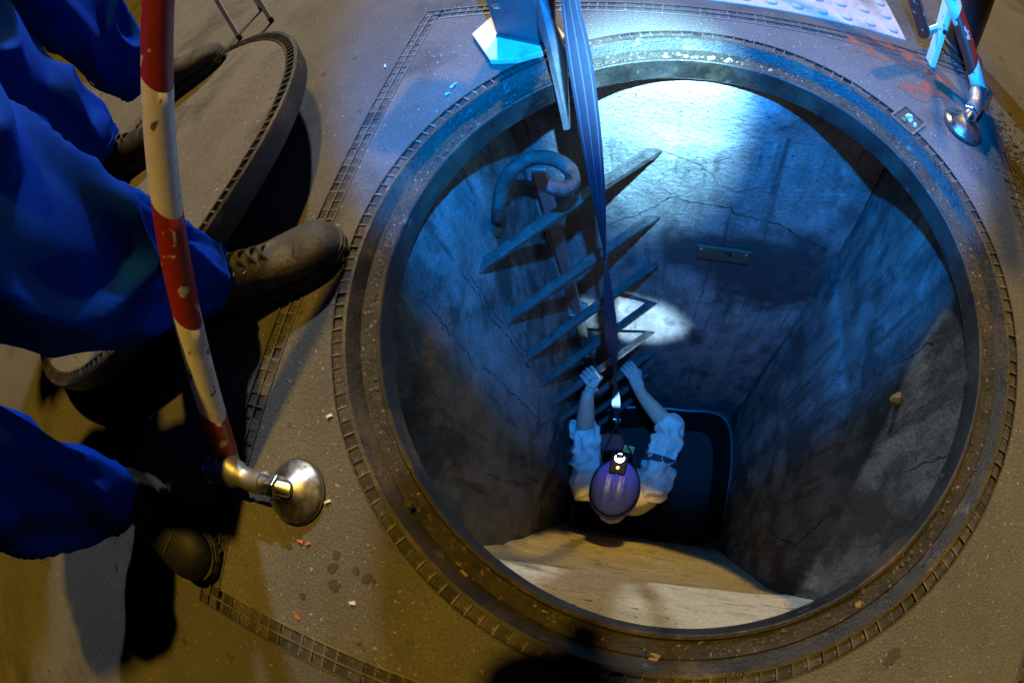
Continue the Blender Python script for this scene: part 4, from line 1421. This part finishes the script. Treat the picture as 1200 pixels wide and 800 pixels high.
# grit scattered over the paving
mb = MB()
for k in range(650):
    x, y = random.uniform(-2.6, 1.5), random.uniform(-.7, 2.4)
    if math.hypot(x - CX, y - CY) < .87 or math.hypot(x - LC[0], y - LC[1]) < .8: continue
    chunk(mb, (x, y, .001), .0014 + .0030 * random.random() ** 4, .5)
build('grit', mb, MT['gravel'], kind='stuff', label='pale grit scattered over the paving', category='grit')
# single scraps: paper bits, butts, orange chips
def scrap(name, label, cat, p, L, W_, ang, m, group=None, th=.004):
    mb = MB()
    R = rotz(ang)
    L, W_ = L * .72, W_ * .72
    pts = [(-L / 2, -W_ / 2), (0, -W_ / 2 * .8), (L / 2, -W_ / 2 * 1.1), (L / 2 * .9, W_ / 2), (-.1 * L, W_ / 2 * 1.1), (-L / 2 * 1.05, W_ / 2 * .8)]
    V = []
    for zz in (.0015, .0015 + th):
        for i, (a, b) in enumerate(pts):
            V.append(np.array([p[0], p[1], p[2] + zz + .003 * math.sin(i * 1.7)]) + R @ np.array([a, b, 0]))
    n = len(pts)
    mb.add(V, [tuple(range(n))[::-1], tuple(range(n, 2 * n))] + [(i, (i + 1) % n, n + (i + 1) % n, n + i) for i in range(n)])
    o = build(name, mb, m)
    o['label'] = label; o['category'] = cat
    if group: o['group'] = group
    return o
scrap('paper_scrap', 'long white paper scrap left of the pale bracket pad', 'litter', U(532, 101), .040, .012, 1.2, MT['litter'])
scrap('paper_scrap', 'short white paper scrap below the long one by the pit ring', 'litter', U(525, 111), .020, .011, .9, MT['litter'])
scrap('paper_scrap', 'white scrap at the outer cell strip upper left', 'litter', U(452, 78), .030, .012, 2.0, MT['litter'])
scrap('paper_scrap', 'white scrap on the paving left of the ring, beside the near suction foot', 'litter', U(414, 706), .020, .012, .4, MT['litter'])
scrap('paper_scrap', 'small white scrap on the slab right of the near suction foot', 'litter', U(385, 588), .022, .010, .8, MT['litter'])
scrap('paper_scrap', 'white scrap between the near foot and the ring', 'litter', U(387, 488), .020, .012, .8, MT['litter'])
scrap('orange_chip', 'orange paint chip just below the near suction foot', 'litter', U(353, 634), .022, .010, .1, MT['orange'])
scrap('orange_chip', 'second orange paint chip right of the first below the foot', 'litter', U(362, 637), .014, .010, .9, MT['orange'])
scrap('orange_chip', 'orange chip near the lower cell strip of the frame', 'litter', U(350, 722), .022, .010, -.7, MT['orange'])
scrap('dry_leaf', 'small yellow leaf in the lower left ring groove', 'leaf', U(542, 672, -.034), .030, .022, .6, MT['leaf'])
scrap('dry_leaf', 'yellow leaf lying in the lower ring groove by the camera shadow', 'leaf', U(766, 771, -.034), .032, .026, 1.4, MT['leaf'])
scrap('dry_leaf', 'yellow leaf beside the stem of the near suction foot', 'leaf', U(311, 556), .034, .020, .5, MT['leaf'])
scrap('dry_leaf', 'leaf in the right hand ring groove', 'leaf', U(1005, 708, -.034), .024, .018, .5, MT['leaf'])

# dark gum and tar spots
def blot(name, parent, p, r, m, ax=1.0, ang=0., z=.0022, rough_=.35, n=26, seed=0):
    mb = MB()
    R = rotz(ang)
    top, bot = [], []
    for i in range(n):
        w_ = 2 * math.pi * i / n
        q = r * (1 + rough_ * noise.noise(Vector((math.cos(w_) * 1.7 + seed, math.sin(w_) * 1.7, seed * 3.1))) + rough_ * .6 * noise.noise(Vector((math.cos(w_) * 5 + seed, math.sin(w_) * 5, 1))))
        v = R @ np.array([q * ax * math.cos(w_), q * math.sin(w_), 0])
        top.append((p[0] + v[0], p[1] + v[1], z)); bot.append((p[0] + v[0] * 1.02, p[1] + v[1] * 1.02, z - .003))
    mb.add(top + bot, [tuple(range(n))] + [(i, n + i, n + (i + 1) % n, (i + 1) % n) for i in range(n)])
    return build(name, mb, m, parent)
MT['tar'] = mat('tar', (.028, .025, .022), (.05, .045, .04), rough=.7, scale=30, bump=.6, bscale=200, grain=.4, gscale=200)
for i, (x, y, r, ax) in enumerate(((1046, 768, .014, 1.6), (395, 650, .010, 1), (390, 665, .010, 1.4), (392, 685, .013, 1), (418, 668, .008, 1), (430, 678, .009, 1.5), (438, 680, .006, 1), (355, 698, .008, 1), (340, 640, .006, 1), (480, 590, .006, 1))):
    blot('tar_spot', fr, U(x, y), r, MT['tar'], ax, .8, z=.0032, seed=i * 2.3)
# sprayed orange mark near the far foot
def spray(m_in, name, thr):
    m = m_in.copy(); m.name = name
    N, L = m.node_tree.nodes, m.node_tree.links
    b = N['Principled BSDF']; out = N['Material Output']
    tc = N.new('ShaderNodeTexCoord')
    nz_ = N.new('ShaderNodeTexNoise'); nz_.inputs['Scale'].default_value = 26; nz_.inputs['Detail'].default_value = 9; nz_.inputs['Roughness'].default_value = .75
    L.new(tc.outputs['Object'], nz_.inputs['Vector'])
    mr = N.new('ShaderNodeMapRange'); mr.inputs['From Min'].default_value = thr - .14; mr.inputs['From Max'].default_value = thr + .14; mr.inputs['To Max'].default_value = .75
    L.new(nz_.outputs['Fac'], mr.inputs['Value'])
    tr = N.new('ShaderNodeBsdfTransparent'); mx_ = N.new('ShaderNodeMixShader')
    L.new(mr.outputs[0], mx_.inputs[0]); L.new(tr.outputs[0], mx_.inputs[1]); L.new(b.outputs[0], mx_.inputs[2]); L.new(mx_.outputs[0], out.inputs['Surface'])
    return m
MT['spray'] = spray(MT['orange'], 'spray_paint', .47)
MT['spray_thin'] = spray(MT['orange'], 'spray_paint_thin', .54)
blot('paint_mark', fr, U(1098, 98), .060, MT['spray'], 1.3, .9, z=.0038, seed=3, n=40)
blot('paint_mark', fr, U(1040, 62), .075, MT['spray_thin'], 2.2, -.2, z=.0038, seed=8, n=40)
blot('paint_mark', fr, U(1075, 108), .045, MT['spray_thin'], 1.4, .3, z=.0041, seed=12, n=40)

# lifting pocket in the frame with litter in it
pk = U(1064, 142)
prr = rotz(math.atan2(pk[1] - CY, pk[0] - CX))
mb = MB(); mb.box((pk[0], pk[1], .0025), (.085, .075, .004), prr); pkt = build('lifting_pocket', mb, MT['tar'], fr)
for sx in (-1, 1):
    mb = MB(); mb.box(np.array([pk[0], pk[1], .004]) + prr @ np.array([0, sx * .042, 0]), (.095, .008, .009), prr); build('pocket_edge', mb, MT['rib_iron'], pkt)
    mb = MB(); mb.box(np.array([pk[0], pk[1], .0042]) + prr @ np.array([sx * .047, 0, 0]), (.008, .074, .009), prr); build('pocket_edge', mb, MT['rib_iron'], pkt)
for i, (dx_, dy_, rr_, mm_, lb_) in enumerate(((.004, .010, .016, 'litter', 'largest crumpled white scrap in the small lifting pocket of the frame'),
                                   (-.018, -.008, .011, 'leaf', 'yellowish crumpled scrap in the small lifting pocket of the frame'),
                                   (.020, -.016, .009, 'litter', 'small white scrap at the edge of the lifting pocket of the frame'))):
    mb = MB(); chunk(mb, (pk[0] + dx_, pk[1] + dy_, .004), rr_, .9)
    o = build('crumpled_scrap', mb, MT[mm_])
    o['label'] = lb_; o['category'] = 'litter'; o['group'] = 'scraps in the lifting pocket'

# broken gravelly strip beside the frame at the upper right
mb = MB()
for k in range(1500):
    u = random.random()
    c_ = np.array([.93, 1.66]) + (np.array([1.22, 1.02]) - np.array([.93, 1.66])) * u + np.array([.05, .02]) * random.gauss(0, 1)
    if ox0 < c_[0] < ox1 and oy0 < c_[1] < oy1: continue
    chunk(mb, (c_[0], c_[1], .001), .003 + .007 * random.random() ** 2, .6)
build('loose_gravel', mb, MT['gravel'], kind='stuff', label='loose dark gravel along the frame at the upper right', category='gravel')
mb = MB(); mb.box((2.05, 2.45, .001), (.09, 2.2, .006), rotz(-.52)); build('road_marking', mb, MT['road_yellow'], kind='structure')
